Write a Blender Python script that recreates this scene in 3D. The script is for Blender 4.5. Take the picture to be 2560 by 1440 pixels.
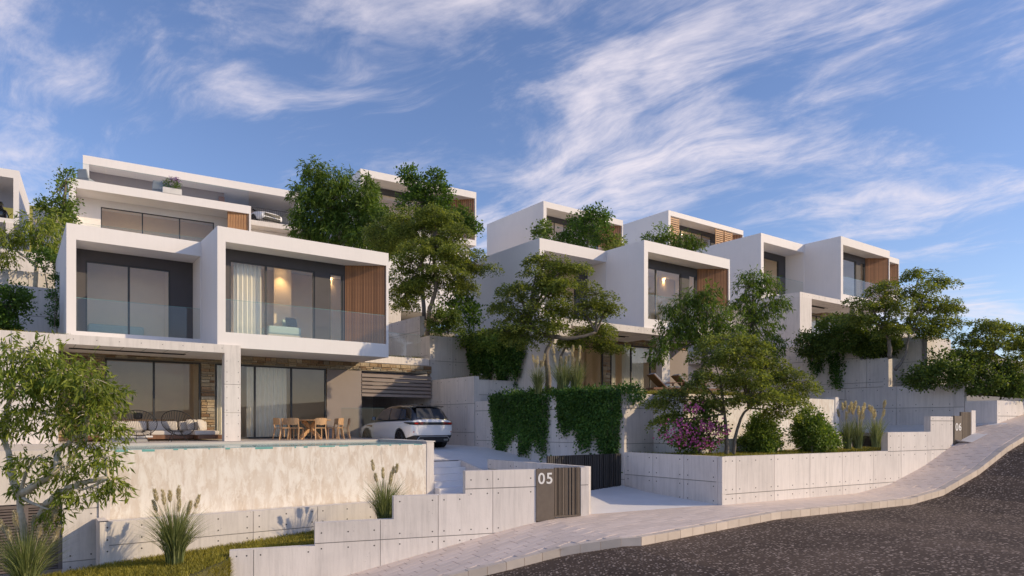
import bpy, bmesh, math, random
import numpy as np
from mathutils import Vector, Matrix
random.seed(7); rng = np.random.default_rng(11)
SC = bpy.context.scene; COL = SC.collection
for o in list(bpy.data.objects): bpy.data.objects.remove(o)

# ------------------------------------------------------------ camera, sky, sun, exposure
F = 1706.667; CX = 1280.0; HY = 1058.0            # measured lens of the photograph (2560 px wide), level camera with vertical shift
cam = bpy.data.cameras.new('camera'); cam_o = bpy.data.objects.new('camera', cam); COL.objects.link(cam_o)
cam.sensor_width = 36.0; cam.lens = 24.0; cam.shift_y = (HY-720)/2560.0; cam.clip_end = 3000; cam.clip_start = 0.1
cam_o.location = (0, 0, 0); cam_o.rotation_euler = (math.radians(90), 0, 0); SC.camera = cam_o
SUN_EL = math.radians(24); SUN_AZ = math.atan2(1.398, -0.215)
sun = bpy.data.lights.new('sun', 'SUN'); sun.energy = 2.05; sun.angle = math.radians(0.6); sun.color = (1.0, 0.785, 0.50)
sun_o = bpy.data.objects.new('sun', sun); COL.objects.link(sun_o); sun_o.location = (40, -6, 40)
sdir = Vector((math.sin(SUN_AZ)*math.cos(SUN_EL), math.cos(SUN_AZ)*math.cos(SUN_EL), math.sin(SUN_EL)))
sun_o.rotation_euler = sdir.to_track_quat('Z', 'Y').to_euler()
vs = SC.view_settings; SC.display_settings.display_device = 'sRGB'
vs.view_transform = 'Standard'; vs.look = 'None'; vs.gamma = 1.0; vs.use_curve_mapping = False; vs.exposure = 0.77

def N(nt, typ, **kw):
    n = nt.nodes.new(typ)
    for k, v in kw.items():
        if k.startswith('i_'):
            key = k[2:]; key = int(key) if key.isdigit() else key.replace('_', ' ')
            n.inputs[key].default_value = v
        else: setattr(n, k, v)
    return n
def LK(nt, a, b): nt.links.new(a, b)
def math_n(nt, op, a, b=None, c=None, clamp=False):
    n = nt.nodes.new('ShaderNodeMath'); n.operation = op; n.use_clamp = clamp
    for i, x in enumerate((a, b, c)):
        if x is None: continue
        if isinstance(x, (int, float)): n.inputs[i].default_value = x
        else: LK(nt, x, n.inputs[i])
    return n.outputs[0]
def ramp(nt, fac, stops):
    r = nt.nodes.new('ShaderNodeValToRGB'); e = r.color_ramp.elements
    while len(e) < len(stops): e.new(0.5)
    for el, (p, c) in zip(e, stops):
        el.position = p; el.color = (c, c, c, 1) if isinstance(c, (int, float)) else (*c, 1)
    LK(nt, fac, r.inputs[0]); return r.outputs[0]
def mixc(nt, fac, a, b, mode='MIX'):
    m = nt.nodes.new('ShaderNodeMix'); m.data_type = 'RGBA'; m.blend_type = mode
    for s, x in ((m.inputs[0], fac), (m.inputs[6], a), (m.inputs[7], b)):
        if isinstance(x, (int, float)): s.default_value = x
        elif isinstance(x, tuple): s.default_value = (*x, 1)
        else: LK(nt, x, s)
    return m.outputs[2]

world = bpy.data.worlds.new('World'); SC.world = world; world.use_nodes = True
nt = world.node_tree; nt.nodes.clear()
out = N(nt, 'ShaderNodeOutputWorld'); bg = N(nt, 'ShaderNodeBackground'); bg.inputs[1].default_value = 0.15
sky = N(nt, 'ShaderNodeTexSky'); sky.sky_type = 'NISHITA'; sky.sun_disc = False
sky.sun_elevation = SUN_EL; sky.sun_rotation = SUN_AZ; sky.altitude = 200; sky.air_density = 1.1; sky.dust_density = 0.35; sky.ozone_density = 2.6
tc = N(nt, 'ShaderNodeTexCoord'); sx = N(nt, 'ShaderNodeSeparateXYZ'); LK(nt, tc.outputs['Generated'], sx.inputs[0])
zz = math_n(nt, 'ADD', math_n(nt, 'MAXIMUM', sx.outputs[2], 0.0), 0.16)
cu = N(nt, 'ShaderNodeCombineXYZ')
LK(nt, math_n(nt, 'DIVIDE', sx.outputs[0], zz), cu.inputs[0]); LK(nt, math_n(nt, 'DIVIDE', sx.outputs[1], zz), cu.inputs[1])
mp = N(nt, 'ShaderNodeMapping'); mp.inputs['Rotation'].default_value = (0, 0, math.radians(38)); LK(nt, cu.outputs[0], mp.inputs[0])
warp = N(nt, 'ShaderNodeTexNoise', i_Scale=0.9, i_Detail=3.0); LK(nt, mp.outputs[0], warp.inputs['Vector'])
wv = N(nt, 'ShaderNodeVectorMath', operation='MULTIPLY_ADD'); LK(nt, warp.outputs['Color'], wv.inputs[0])
wv.inputs[1].default_value = (0.75, 0.75, 0); LK(nt, mp.outputs[0], wv.inputs[2])
def cl(scale, sxy, off, det, rough):
    m = N(nt, 'ShaderNodeMapping'); m.inputs['Scale'].default_value = (sxy[0], sxy[1], 1); m.inputs['Location'].default_value = off
    LK(nt, wv.outputs[0], m.inputs[0]); t = N(nt, 'ShaderNodeTexNoise', i_Scale=scale, i_Detail=det, i_Roughness=rough, i_Distortion=0.35)
    LK(nt, m.outputs[0], t.inputs['Vector']); return t.outputs['Fac']
big = cl(1.25, (0.8, 1.25), (3.1, 1.2, 0), 6, 0.6)
fib = cl(2.6, (0.55, 1.5), (0.3, 7.7, 0), 14, 0.72)
dens = math_n(nt, 'ADD', math_n(nt, 'MULTIPLY', big, 1.25), math_n(nt, 'MULTIPLY', fib, 0.66))
dv = N(nt, 'ShaderNodeVectorMath', operation='DOT_PRODUCT'); LK(nt, tc.outputs['Generated'], dv.inputs[0]); dv.inputs[1].default_value = (0.312, 0.860, 0.407)
bias = ramp(nt, dv.outputs['Value'], [(0.88, 0.0), (0.985, 0.05)])
dens = math_n(nt, 'ADD', dens, bias)
dv2 = N(nt, 'ShaderNodeVectorMath', operation='DOT_PRODUCT'); LK(nt, tc.outputs['Generated'], dv2.inputs[0]); dv2.inputs[1].default_value = (-0.44, 0.80, 0.408)
dens = math_n(nt, 'ADD', dens, ramp(nt, dv2.outputs['Value'], [(0.90, 0.0), (0.99, 0.10)]))
mr = N(nt, 'ShaderNodeMapRange', interpolation_type='SMOOTHSTEP'); LK(nt, dens, mr.inputs[0])
mr.inputs[1].default_value = 0.93; mr.inputs[2].default_value = 1.30; mr.inputs[3].default_value = 0.0; mr.inputs[4].default_value = 0.9
skyc = mixc(nt, 1.0, sky.outputs[0], (0.57, 0.55, 0.65), 'MULTIPLY')
LK(nt, mixc(nt, mr.outputs[0], skyc, (3.7, 3.4, 3.65)), bg.inputs[0]); LK(nt, bg.outputs[0], out.inputs[0])

# ------------------------------------------------------------ frames of reference and helpers
ANG = math.radians(36.246)
E1 = np.array([math.cos(ANG), math.sin(ANG)]); E2 = np.array([-math.sin(ANG), math.cos(ANG)])
def W(s, t, z=0.0):
    p = s*E1+t*E2; return Vector((p[0], p[1], z))
def at(u, v, D): return Vector(((u-CX)/F*D, D, -(v-HY)/F*D))
def tag(o, label=None, cat=None, group=None, kind=None):
    for k, x in (('label', label), ('category', cat), ('group', group), ('kind', kind)):
        if x: o[k] = x
    return o
def empty(name, loc=(0, 0, 0), rz=0.0, label=None, cat=None, group=None, parent=None):
    o = bpy.data.objects.new(name, None); COL.objects.link(o); o.location = loc; o.rotation_euler = (0, 0, rz); o.empty_display_size = 0.1
    if parent: o.parent = parent
    return tag(o, label, cat, group)
def link(name, me, parent=None, loc=(0, 0, 0), rz=0.0):
    o = bpy.data.objects.new(name, me); COL.objects.link(o); o.location = loc; o.rotation_euler = (0, 0, rz)
    if parent: o.parent = parent
    return o
class MB:
    def __init__(self): self.v = []; self.f = []
    def add(self, vs, fs):
        b = len(self.v); self.v += [tuple(x) for x in vs]; self.f += [tuple(i+b for i in f) for f in fs]; return self
    def box(self, x0, x1, y0, y1, z0, z1):
        return self.add([(x0,y0,z0),(x1,y0,z0),(x1,y1,z0),(x0,y1,z0),(x0,y0,z1),(x1,y0,z1),(x1,y1,z1),(x0,y1,z1)],
            [(0,3,2,1),(4,5,6,7),(0,1,5,4),(1,2,6,5),(2,3,7,6),(3,0,4,7)])
    def hexa(self, p): return self.add(p, [(0,3,2,1),(4,5,6,7),(0,1,5,4),(1,2,6,5),(2,3,7,6),(3,0,4,7)])
    def prism(self, poly, z0, z1):
        n = len(poly); vs = [(x, y, z0) for x, y in poly]+[(x, y, z1) for x, y in poly]
        return self.add(vs, [tuple(range(n-1, -1, -1)), tuple(range(n, 2*n))]+[(i, (i+1) % n, n+(i+1) % n, n+i) for i in range(n)])
    def beam(self, a, b, w, h):
        a = Vector(a); b = Vector(b); d = (b-a).normalized(); up = Vector((0, 0, 1)) if abs(d.z) < 0.95 else Vector((1, 0, 0))
        sd = d.cross(up).normalized()*w/2; u = sd.cross(d).normalized()*h/2
        return self.hexa([a-sd-u, a+sd-u, b+sd-u, b-sd-u, a-sd+u, a+sd+u, b+sd+u, b-sd+u])
    def tube(self, pts, radii, n=8, closed=False, cap=True):
        pts = [Vector(p) for p in pts]; m = len(pts); rings = []; ref = Vector((0.31, 0.17, 0.93)).normalized()
        if not hasattr(radii, '__len__'): radii = [radii]*m
        for i, p in enumerate(pts):
            if closed: d = (pts[(i+1) % m]-pts[i-1]).normalized()
            else: d = (pts[min(i+1, m-1)]-pts[max(i-1, 0)]).normalized()
            a = ref-d*ref.dot(d)
            if a.length < 0.05: a = Vector((1, 0, 0))-d*d.x
            a.normalize(); b = d.cross(a); ref = a
            rings.append([p+(a*math.cos(2*math.pi*k/n)+b*math.sin(2*math.pi*k/n))*radii[i] for k in range(n)])
        vs = [q for r in rings for q in r]; fs = []
        for i in range(m if closed else m-1):
            j = (i+1) % m
            for k in range(n): fs.append((i*n+k, i*n+(k+1) % n, j*n+(k+1) % n, j*n+k))
        if cap and not closed: fs += [tuple(range(n-1, -1, -1)), tuple((m-1)*n+k for k in range(n))]
        return self.add(vs, fs)
    def disc(self, c, ax, r, h, n=6):
        c = Vector(c); ax = Vector(ax).normalized(); return self.tube([c, c+ax*h], r, n)
    def lathe(self, prof, n=16, c=(0, 0, 0)):
        vs = [(c[0]+r*math.cos(2*math.pi*k/n), c[1]+r*math.sin(2*math.pi*k/n), c[2]+z) for r, z in prof for k in range(n)]; fs = []
        for i in range(len(prof)-1):
            for k in range(n): fs.append((i*n+k, i*n+(k+1) % n, (i+1)*n+(k+1) % n, (i+1)*n+k))
        fs += [tuple(range(n-1, -1, -1)), tuple((len(prof)-1)*n+k for k in range(n))]
        return self.add(vs, fs)
    def mesh(self, name, mat, smooth=False):
        me = bpy.data.meshes.new(name); me.from_pydata(self.v, [], self.f); me.materials.append(mat)
        if smooth: me.polygons.foreach_set('use_smooth', [True]*len(me.polygons))
        me.update(); return me
    def build(self, name, mat, parent=None, loc=(0, 0, 0), rz=0.0, smooth=False, bevel=0.0):
        o = link(name, self.mesh(name, mat, smooth), parent, loc, rz)
        if bevel:
            b = o.modifiers.new('bevel', 'BEVEL'); b.width = bevel; b.segments = 2; b.limit_method = 'ANGLE'
        return o
def copy_tree(o, parent=None):
    c = o.copy(); COL.objects.link(c)
    if parent: c.parent = parent
    for ch in list(o.children): copy_tree(ch, c)
    return c
def spline(pts, k=5):
    pts = [Vector(p) for p in pts]
    if len(pts) < 3: return [pts[0].lerp(pts[-1], i/k) for i in range(k+1)]
    P = [pts[0]*2-pts[1]]+pts+[pts[-1]*2-pts[-2]]; r = []
    for i in range(1, len(P)-2):
        for j in range(k):
            t = j/k; a, b, c, d = P[i-1:i+3]
            r.append(0.5*((2*b)+(c-a)*t+(2*a-5*b+4*c-d)*t*t+(3*b-3*c+d-a)*t**3))
    return r+[pts[-1]]

# ------------------------------------------------------------ materials
def mat(name):
    m = bpy.data.materials.new(name); m.use_nodes = True; t = m.node_tree; t.nodes.clear()
    o = N(t, 'ShaderNodeOutputMaterial'); b = N(t, 'ShaderNodeBsdfPrincipled'); LK(t, b.outputs[0], o.inputs[0]); return m, t, b, o
def plain(name, c, rough=0.6, metal=0.0, var=0.06, scale=3.0, bump=0.0, bscale=60, coat=0.0, island=0.0, spec=None):
    m, t, b, o = mat(name); tcn = N(t, 'ShaderNodeTexCoord')
    nz = N(t, 'ShaderNodeTexNoise', i_Scale=scale, i_Detail=6.0, i_Roughness=0.6); LK(t, tcn.outputs['Object'], nz.inputs['Vector'])
    fac = nz.outputs['Fac']
    col = ramp(t, fac, [(0.3, tuple(x*(1-var) for x in c)), (0.7, tuple(min(1, x*(1+var)) for x in c))])
    if island:
        g = N(t, 'ShaderNodeObjectInfo'); v = math_n(t, 'MULTIPLY_ADD', g.outputs['Random'], 2*island, 1-island)
        cc = N(t, 'ShaderNodeCombineColor'); [LK(t, v, cc.inputs[i]) for i in range(3)]
        col = mixc(t, 1.0, col, cc.outputs[0], 'MULTIPLY')
    LK(t, col, b.inputs['Base Color']); b.inputs['Roughness'].default_value = rough; b.inputs['Metallic'].default_value = metal
    if spec is not None: b.inputs['Specular IOR Level'].default_value = spec
    if coat: b.inputs['Coat Weight'].default_value = coat; b.inputs['Coat Roughness'].default_value = 0.05
    if bump:
        n2 = N(t, 'ShaderNodeTexNoise', i_Scale=bscale, i_Detail=5.0); LK(t, tcn.outputs['Object'], n2.inputs['Vector'])
        bp = N(t, 'ShaderNodeBump', i_Strength=bump, i_Distance=0.01); LK(t, n2.outputs['Fac'], bp.inputs['Height']); LK(t, bp.outputs[0], b.inputs['Normal'])
    return m
def concrete(name, c, streak=0.105, pit=0.35, var=0.14):
    m, t, b, o = mat(name); g = N(t, 'ShaderNodeNewGeometry'); pos = g.outputs['Position']
    n1 = N(t, 'ShaderNodeTexNoise', i_Scale=0.7, i_Detail=8.0, i_Roughness=0.65); LK(t, pos, n1.inputs['Vector'])
    mpn = N(t, 'ShaderNodeMapping'); mpn.inputs['Scale'].default_value = (5, 5, 0.35); LK(t, pos, mpn.inputs[0])
    n2 = N(t, 'ShaderNodeTexNoise', i_Scale=2.0, i_Detail=6.0, i_Roughness=0.7); LK(t, mpn.outputs[0], n2.inputs['Vector'])
    col = ramp(t, n1.outputs['Fac'], [(0.25, tuple(x*(1-var) for x in c)), (0.5, c), (0.78, tuple(x*(1+var/2) for x in c))])
    st = ramp(t, n2.outputs['Fac'], [(0.3, 1-streak*1.6), (0.55, 1.0), (0.8, 1.0)])
    col = mixc(t, 1.0, col, st, 'MULTIPLY')
    vo = N(t, 'ShaderNodeTexVoronoi', i_Scale=9.0); LK(t, pos, vo.inputs['Vector'])
    n3 = N(t, 'ShaderNodeTexNoise', i_Scale=2.3, i_Detail=2.0); LK(t, pos, n3.inputs['Vector'])
    thr = math_n(t, 'MULTIPLY', math_n(t, 'SUBTRACT', n3.outputs['Fac'], 0.42, clamp=True), 0.55)
    pits = math_n(t, 'LESS_THAN', vo.outputs['Distance'], thr)
    col = mixc(t, math_n(t, 'MULTIPLY', pits, pit), col, tuple(x*0.45 for x in c))
    oi = N(t, 'ShaderNodeObjectInfo'); rv = math_n(t, 'MULTIPLY_ADD', oi.outputs['Random'], 0.13, 0.935)
    cc = N(t, 'ShaderNodeCombineColor'); [LK(t, rv, cc.inputs[i]) for i in range(3)]
    col = mixc(t, 1.0, col, cc.outputs[0], 'MULTIPLY')
    LK(t, col, b.inputs['Base Color']); b.inputs['Roughness'].default_value = 0.82; b.inputs['Specular IOR Level'].default_value = 0.3
    n4 = N(t, 'ShaderNodeTexNoise', i_Scale=28.0, i_Detail=6.0); LK(t, pos, n4.inputs['Vector'])
    bp = N(t, 'ShaderNodeBump', i_Strength=0.22, i_Distance=0.012); LK(t, n4.outputs['Fac'], bp.inputs['Height']); LK(t, bp.outputs[0], b.inputs['Normal'])
    return m
def wood(name, c, island=0.18, rough=0.55):
    m, t, b, o = mat(name); tcn = N(t, 'ShaderNodeTexCoord'); mpn = N(t, 'ShaderNodeMapping'); mpn.inputs['Scale'].default_value = (14, 14, 0.9)
    LK(t, tcn.outputs['Object'], mpn.inputs[0]); nz = N(t, 'ShaderNodeTexNoise', i_Scale=2.0, i_Detail=8.0, i_Roughness=0.65, i_Distortion=0.6); LK(t, mpn.outputs[0], nz.inputs['Vector'])
    col = ramp(t, nz.outputs['Fac'], [(0.3, tuple(x*0.62 for x in c)), (0.5, c), (0.72, tuple(min(1, x*1.25) for x in c))])
    oi = N(t, 'ShaderNodeObjectInfo'); v = math_n(t, 'MULTIPLY_ADD', oi.outputs['Random'], 2*island, 1-island)
    cc = N(t, 'ShaderNodeCombineColor'); [LK(t, v, cc.inputs[i]) for i in range(3)]
    LK(t, mixc(t, 1.0, col, cc.outputs[0], 'MULTIPLY'), b.inputs['Base Color']); b.inputs['Roughness'].default_value = rough; return m
def leafm(name, c1, c2, trans=0.35):
    m, t, b, o = mat(name); g = N(t, 'ShaderNodeNewGeometry')
    col = ramp(t, g.outputs['Random Per Island'], [(0.0, c1), (0.55, tuple((a+d)/2 for a, d in zip(c1, c2))), (1.0, c2)])
    nz = N(t, 'ShaderNodeTexNoise', i_Scale=0.8, i_Detail=3.0); LK(t, g.outputs['Position'], nz.inputs['Vector'])
    col = mixc(t, 1.0, col, ramp(t, nz.outputs['Fac'], [(0.3, 0.72), (0.7, 1.25)]), 'MULTIPLY')
    LK(t, col, b.inputs['Base Color']); b.inputs['Roughness'].default_value = 0.5; b.inputs['Specular IOR Level'].default_value = 0.35
    tr = N(t, 'ShaderNodeBsdfTranslucent'); LK(t, mixc(t, 1.0, col, (1.15, 1.1, 0.45), 'MULTIPLY'), tr.inputs[0])
    mx = N(t, 'ShaderNodeMixShader'); mx.inputs[0].default_value = trans; LK(t, b.outputs[0], mx.inputs[1]); LK(t, tr.outputs[0], mx.inputs[2]); LK(t, mx.outputs[0], o.inputs[0]); return m
def glassm(name, tint, refl, rough=0.0):
    m, t, b, o = mat(name); t.nodes.remove(b); tr = N(t, 'ShaderNodeBsdfTransparent'); tr.inputs[0].default_value = (*tint, 1)
    gl = N(t, 'ShaderNodeBsdfGlossy'); gl.inputs['Roughness'].default_value = rough; gl.inputs[0].default_value = (1, 1, 1, 1)
    fr = N(t, 'ShaderNodeFresnel', i_IOR=1.5); gg = N(t, 'ShaderNodeNewGeometry'); fac = math_n(t, 'MULTIPLY', math_n(t, 'ADD', math_n(t, 'MULTIPLY', fr.outputs[0], 0.9), refl, clamp=True), math_n(t, 'SUBTRACT', 1.0, gg.outputs['Backfacing']))
    mx = N(t, 'ShaderNodeMixShader'); LK(t, fac, mx.inputs[0]); LK(t, tr.outputs[0], mx.inputs[1]); LK(t, gl.outputs[0], mx.inputs[2]); LK(t, mx.outputs[0], o.inputs[0]); return m
def emitm(name, c, s):
    m, t, b, o = mat(name); b.inputs['Emission Color'].default_value = (*c, 1); b.inputs['Emission Strength'].default_value = s; b.inputs['Base Color'].default_value = (*c, 1); return m
M = {}
M['plaster'] = concrete('white_plaster', (0.82, 0.785, 0.77), 0.016, 0.0, 0.04)
M['plaster_flat'] = plain('white_plaster', (0.81, 0.775, 0.76), 0.9, var=0.02, scale=2, bump=0.16, bscale=45, spec=0.2)
M['concrete'] = concrete('board_concrete', (0.735, 0.685, 0.65))
M['core'] = plain('joint_concrete', (0.30, 0.28, 0.26), 0.9)
M['drive'] = plain('drive_concrete', (0.80, 0.77, 0.76), 0.85, var=0.05, scale=1.2, bump=0.1, bscale=40)
M['terrace'] = plain('terrace_tile', (0.55, 0.50, 0.46), 0.6, var=0.05)
M['hole'] = plain('tie_hole', (0.06, 0.056, 0.052), 0.9)
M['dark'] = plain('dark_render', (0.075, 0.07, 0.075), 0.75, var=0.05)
M['taupe'] = plain('taupe_panel', (0.28, 0.235, 0.215), 0.7, var=0.03)
M['frame'] = plain('dark_aluminium', (0.03, 0.03, 0.032), 0.45)
M['black'] = plain('black_metal', (0.015, 0.015, 0.017), 0.5)
M['wood'] = wood('cedar_slat', (0.44, 0.215, 0.10))
M['wood_l'] = wood('pale_cedar', (0.54, 0.29, 0.13), 0.1)
M['teak'] = wood('oak_furniture', (0.55, 0.33, 0.17), 0.06)
M['teak_d'] = wood('dark_teak', (0.22, 0.105, 0.055), 0.1)
M['fabric'] = plain('cream_fabric', (0.62, 0.57, 0.52), 0.95, var=0.04, scale=30)
M['grey_fabric'] = plain('grey_fabric', (0.36, 0.36, 0.37), 0.95, var=0.05, scale=30)
M['blue_fabric'] = plain('pale_blue_fabric', (0.42, 0.56, 0.58), 0.95, var=0.04, scale=20)
M['dkfabric'] = plain('olive_fabric', (0.11, 0.10, 0.08), 0.95, var=0.3, scale=18)
M['curtain'] = plain('sheer_curtain', (0.84, 0.84, 0.80), 0.95, var=0.02)
M['inner'] = plain('room_wall', (0.90, 0.76, 0.60), 0.9, var=0.03)
M['floor_in'] = plain('room_floor', (0.33, 0.26, 0.19), 0.6, var=0.08)
M['glass'] = glassm('window_glass', (0.98, 0.965, 0.925), 0.025)
M['rail_glass'] = glassm('railing_glass', (0.955, 0.975, 0.965), 0.01)
M['edge_glass'] = plain('glass_edge', (0.16, 0.42, 0.40), 0.2)
M['lamp'] = emitm('downlight', (1.0, 0.72, 0.38), 12)
M['metal'] = plain('bronze_panel', (0.155, 0.125, 0.10), 0.55, metal=0.25, var=0.12, scale=5)
M['gate'] = plain('charcoal_slat', (0.035, 0.033, 0.033), 0.6, island=0.25)
M['gate_l'] = plain('bronze_slat', (0.17, 0.135, 0.105), 0.55, metal=0.2, island=0.25)
M['digit'] = plain('number_white', (0.78, 0.77, 0.75), 0.5)
M['louvre'] = plain('taupe_louvre', (0.17, 0.14, 0.135), 0.6, island=0.06)
M['louvre_l'] = plain('carport_louvre', (0.30, 0.245, 0.22), 0.65, island=0.05)
M['soil'] = plain('soil', (0.12, 0.11, 0.04), 0.95, var=0.3)
M['earth'] = plain('dry_earth', (0.36, 0.32, 0.25), 0.95, var=0.2, scale=0.6)
M['hill'] = plain('dry_grass_hill', (0.36, 0.32, 0.06), 0.95, var=0.25, scale=0.08)
M['kerb'] = plain('kerb_stone', (0.66, 0.56, 0.47), 0.85, var=0.08, scale=3, bump=0.2, bscale=40, island=0.08)
M['paver'] = plain('paver_stone', (0.75, 0.63, 0.555), 0.8, var=0.07, scale=3, bump=0.2, bscale=35, island=0.08)
M['mortar'] = plain('mortar', (0.70, 0.61, 0.55), 0.9)
M['bark_l'] = plain('pale_bark', (0.58, 0.51, 0.39), 0.9, var=0.2, scale=9, bump=0.5, bscale=30)
M['bark'] = plain('grey_bark', (0.19, 0.16, 0.13), 0.9, var=0.3, scale=12, bump=0.6, bscale=35)
M['willow'] = leafm('willow_leaf', (0.08, 0.14, 0.02), (0.37, 0.42, 0.07), 0.45)
M['willow_g'] = leafm('green_willow_leaf', (0.06, 0.12, 0.02), (0.20, 0.29, 0.05), 0.45)
M['maple'] = leafm('olive_maple_leaf', (0.085, 0.13, 0.028), (0.37, 0.42, 0.10), 0.48)
M['broad'] = leafm('broad_leaf', (0.045, 0.105, 0.02), (0.17, 0.28, 0.05), 0.45)
M['bush'] = leafm('bush_leaf', (0.065, 0.12, 0.027), (0.22, 0.29, 0.065), 0.45)
M['bush_l'] = leafm('light_bush_leaf', (0.075, 0.145, 0.027), (0.29, 0.39, 0.08), 0.42)
M['ivy'] = leafm('ivy_leaf', (0.032, 0.10, 0.022), (0.14, 0.26, 0.05), 0.35)
M['pampas'] = leafm('pampas_blade', (0.11, 0.15, 0.05), (0.36, 0.40, 0.17), 0.3)
M['plume'] = leafm('pampas_plume', (0.50, 0.44, 0.33), (0.72, 0.66, 0.54), 0.4)
M['grass'] = leafm('lawn_blade', (0.17, 0.165, 0.025), (0.46, 0.41, 0.075), 0.3)
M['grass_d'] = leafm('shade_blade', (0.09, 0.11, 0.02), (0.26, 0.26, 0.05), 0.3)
M['pink'] = leafm('oleander_flower', (0.42, 0.05, 0.26), (0.78, 0.22, 0.52), 0.35)
M['lavender'] = leafm('lavender_flower', (0.25, 0.12, 0.40), (0.45, 0.24, 0.55), 0.3)
M['white_paint'] = plain('car_white', (0.88, 0.88, 0.88), 0.3, var=0.0, coat=1.0)
M['black_paint'] = plain('car_black', (0.008, 0.008, 0.01), 0.25, var=0.0, coat=1.0)
M['car_glass'] = plain('car_glass', (0.06, 0.065, 0.085), 0.04, var=0.0, spec=1.0)
M['rubber'] = plain('tyre_rubber', (0.014, 0.014, 0.014), 0.85)
M['rim'] = plain('dark_rim', (0.10, 0.10, 0.105), 0.35, metal=0.8)
M['chrome'] = plain('satin_trim', (0.45, 0.44, 0.43), 0.3, metal=0.8)
M['red_lamp'] = plain('red_lamp', (0.45, 0.02, 0.015), 0.2, coat=1.0)
M['amber'] = plain('copper_vent', (0.30, 0.15, 0.06), 0.4, metal=0.5)
M['lampglass'] = plain('headlamp_glass', (0.5, 0.52, 0.55), 0.08)
M['pot'] = plain('white_planter', (0.70, 0.68, 0.66), 0.7)
def water_mat():
    m, t, b, o = mat('pool_water'); b.inputs['Base Color'].default_value = (0.20, 0.42, 0.42, 1); b.inputs['Roughness'].default_value = 0.12; b.inputs['Specular IOR Level'].default_value = 0.12
    nz = N(t, 'ShaderNodeTexNoise', i_Scale=3.0, i_Detail=3.0); bp = N(t, 'ShaderNodeBump', i_Strength=0.12, i_Distance=0.03)
    g = N(t, 'ShaderNodeNewGeometry'); LK(t, g.outputs['Position'], nz.inputs['Vector']); LK(t, nz.outputs['Fac'], bp.inputs['Height']); LK(t, bp.outputs[0], b.inputs['Normal']); return m
M['water'] = water_mat()
def travertine():
    m, t, b, o = mat('travertine'); g = N(t, 'ShaderNodeNewGeometry'); pos = g.outputs['Position']
    mpn = N(t, 'ShaderNodeMapping'); mpn.inputs['Scale'].default_value = (1.7, 1.7, 0.6); LK(t, pos, mpn.inputs[0])
    n1 = N(t, 'ShaderNodeTexNoise', i_Scale=1.6, i_Detail=9.0, i_Roughness=0.66, i_Distortion=0.3); LK(t, mpn.outputs[0], n1.inputs['Vector'])
    n2 = N(t, 'ShaderNodeTexNoise', i_Scale=2.6, i_Detail=12.0, i_Roughness=0.74, i_Distortion=0.5); LK(t, mpn.outputs[0], n2.inputs['Vector'])
    col = ramp(t, n1.outputs['Fac'], [(0.3, (0.50, 0.44, 0.385)), (0.45, (0.64, 0.56, 0.475)), (0.58, (0.69, 0.635, 0.57)), (0.75, (0.54, 0.44, 0.37))])
    vein = ramp(t, n2.outputs['Fac'], [(0.46, 0.0), (0.54, 0.7), (0.62, 1.0)])
    col = mixc(t, vein, col, (0.80, 0.765, 0.71)); LK(t, col, b.inputs['Base Color']); b.inputs['Roughness'].default_value = 0.6
    bp = N(t, 'ShaderNodeBump', i_Strength=0.15, i_Distance=0.01); LK(t, n2.outputs['Fac'], bp.inputs['Height']); LK(t, bp.outputs[0], b.inputs['Normal']); return m
M['travertine'] = travertine()
def stone_m():
    m, t, b, o = mat('rubble_stone'); g = N(t, 'ShaderNodeNewGeometry'); oi = N(t, 'ShaderNodeObjectInfo')
    r = math_n(t, 'FRACT', math_n(t, 'ADD', g.outputs['Random Per Island'], oi.outputs['Random']))
    col = ramp(t, r, [(0.0, (0.20, 0.115, 0.06)), (0.2, (0.36, 0.25, 0.14)), (0.42, (0.46, 0.36, 0.23)), (0.62, (0.26, 0.22, 0.17)), (0.8, (0.56, 0.47, 0.33)), (1.0, (0.33, 0.20, 0.11))])
    nz = N(t, 'ShaderNodeTexNoise', i_Scale=14.0, i_Detail=7.0, i_Roughness=0.7); LK(t, g.outputs['Position'], nz.inputs['Vector'])
    col = mixc(t, 1.0, col, ramp(t, nz.outputs['Fac'], [(0.3, 0.6), (0.7, 1.25)]), 'MULTIPLY'); LK(t, col, b.inputs['Base Color']); b.inputs['Roughness'].default_value = 0.85
    bp = N(t, 'ShaderNodeBump', i_Strength=0.6, i_Distance=0.02); LK(t, nz.outputs['Fac'], bp.inputs['Height']); LK(t, bp.outputs[0], b.inputs['Normal']); return m
M['stone'] = stone_m()
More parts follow.
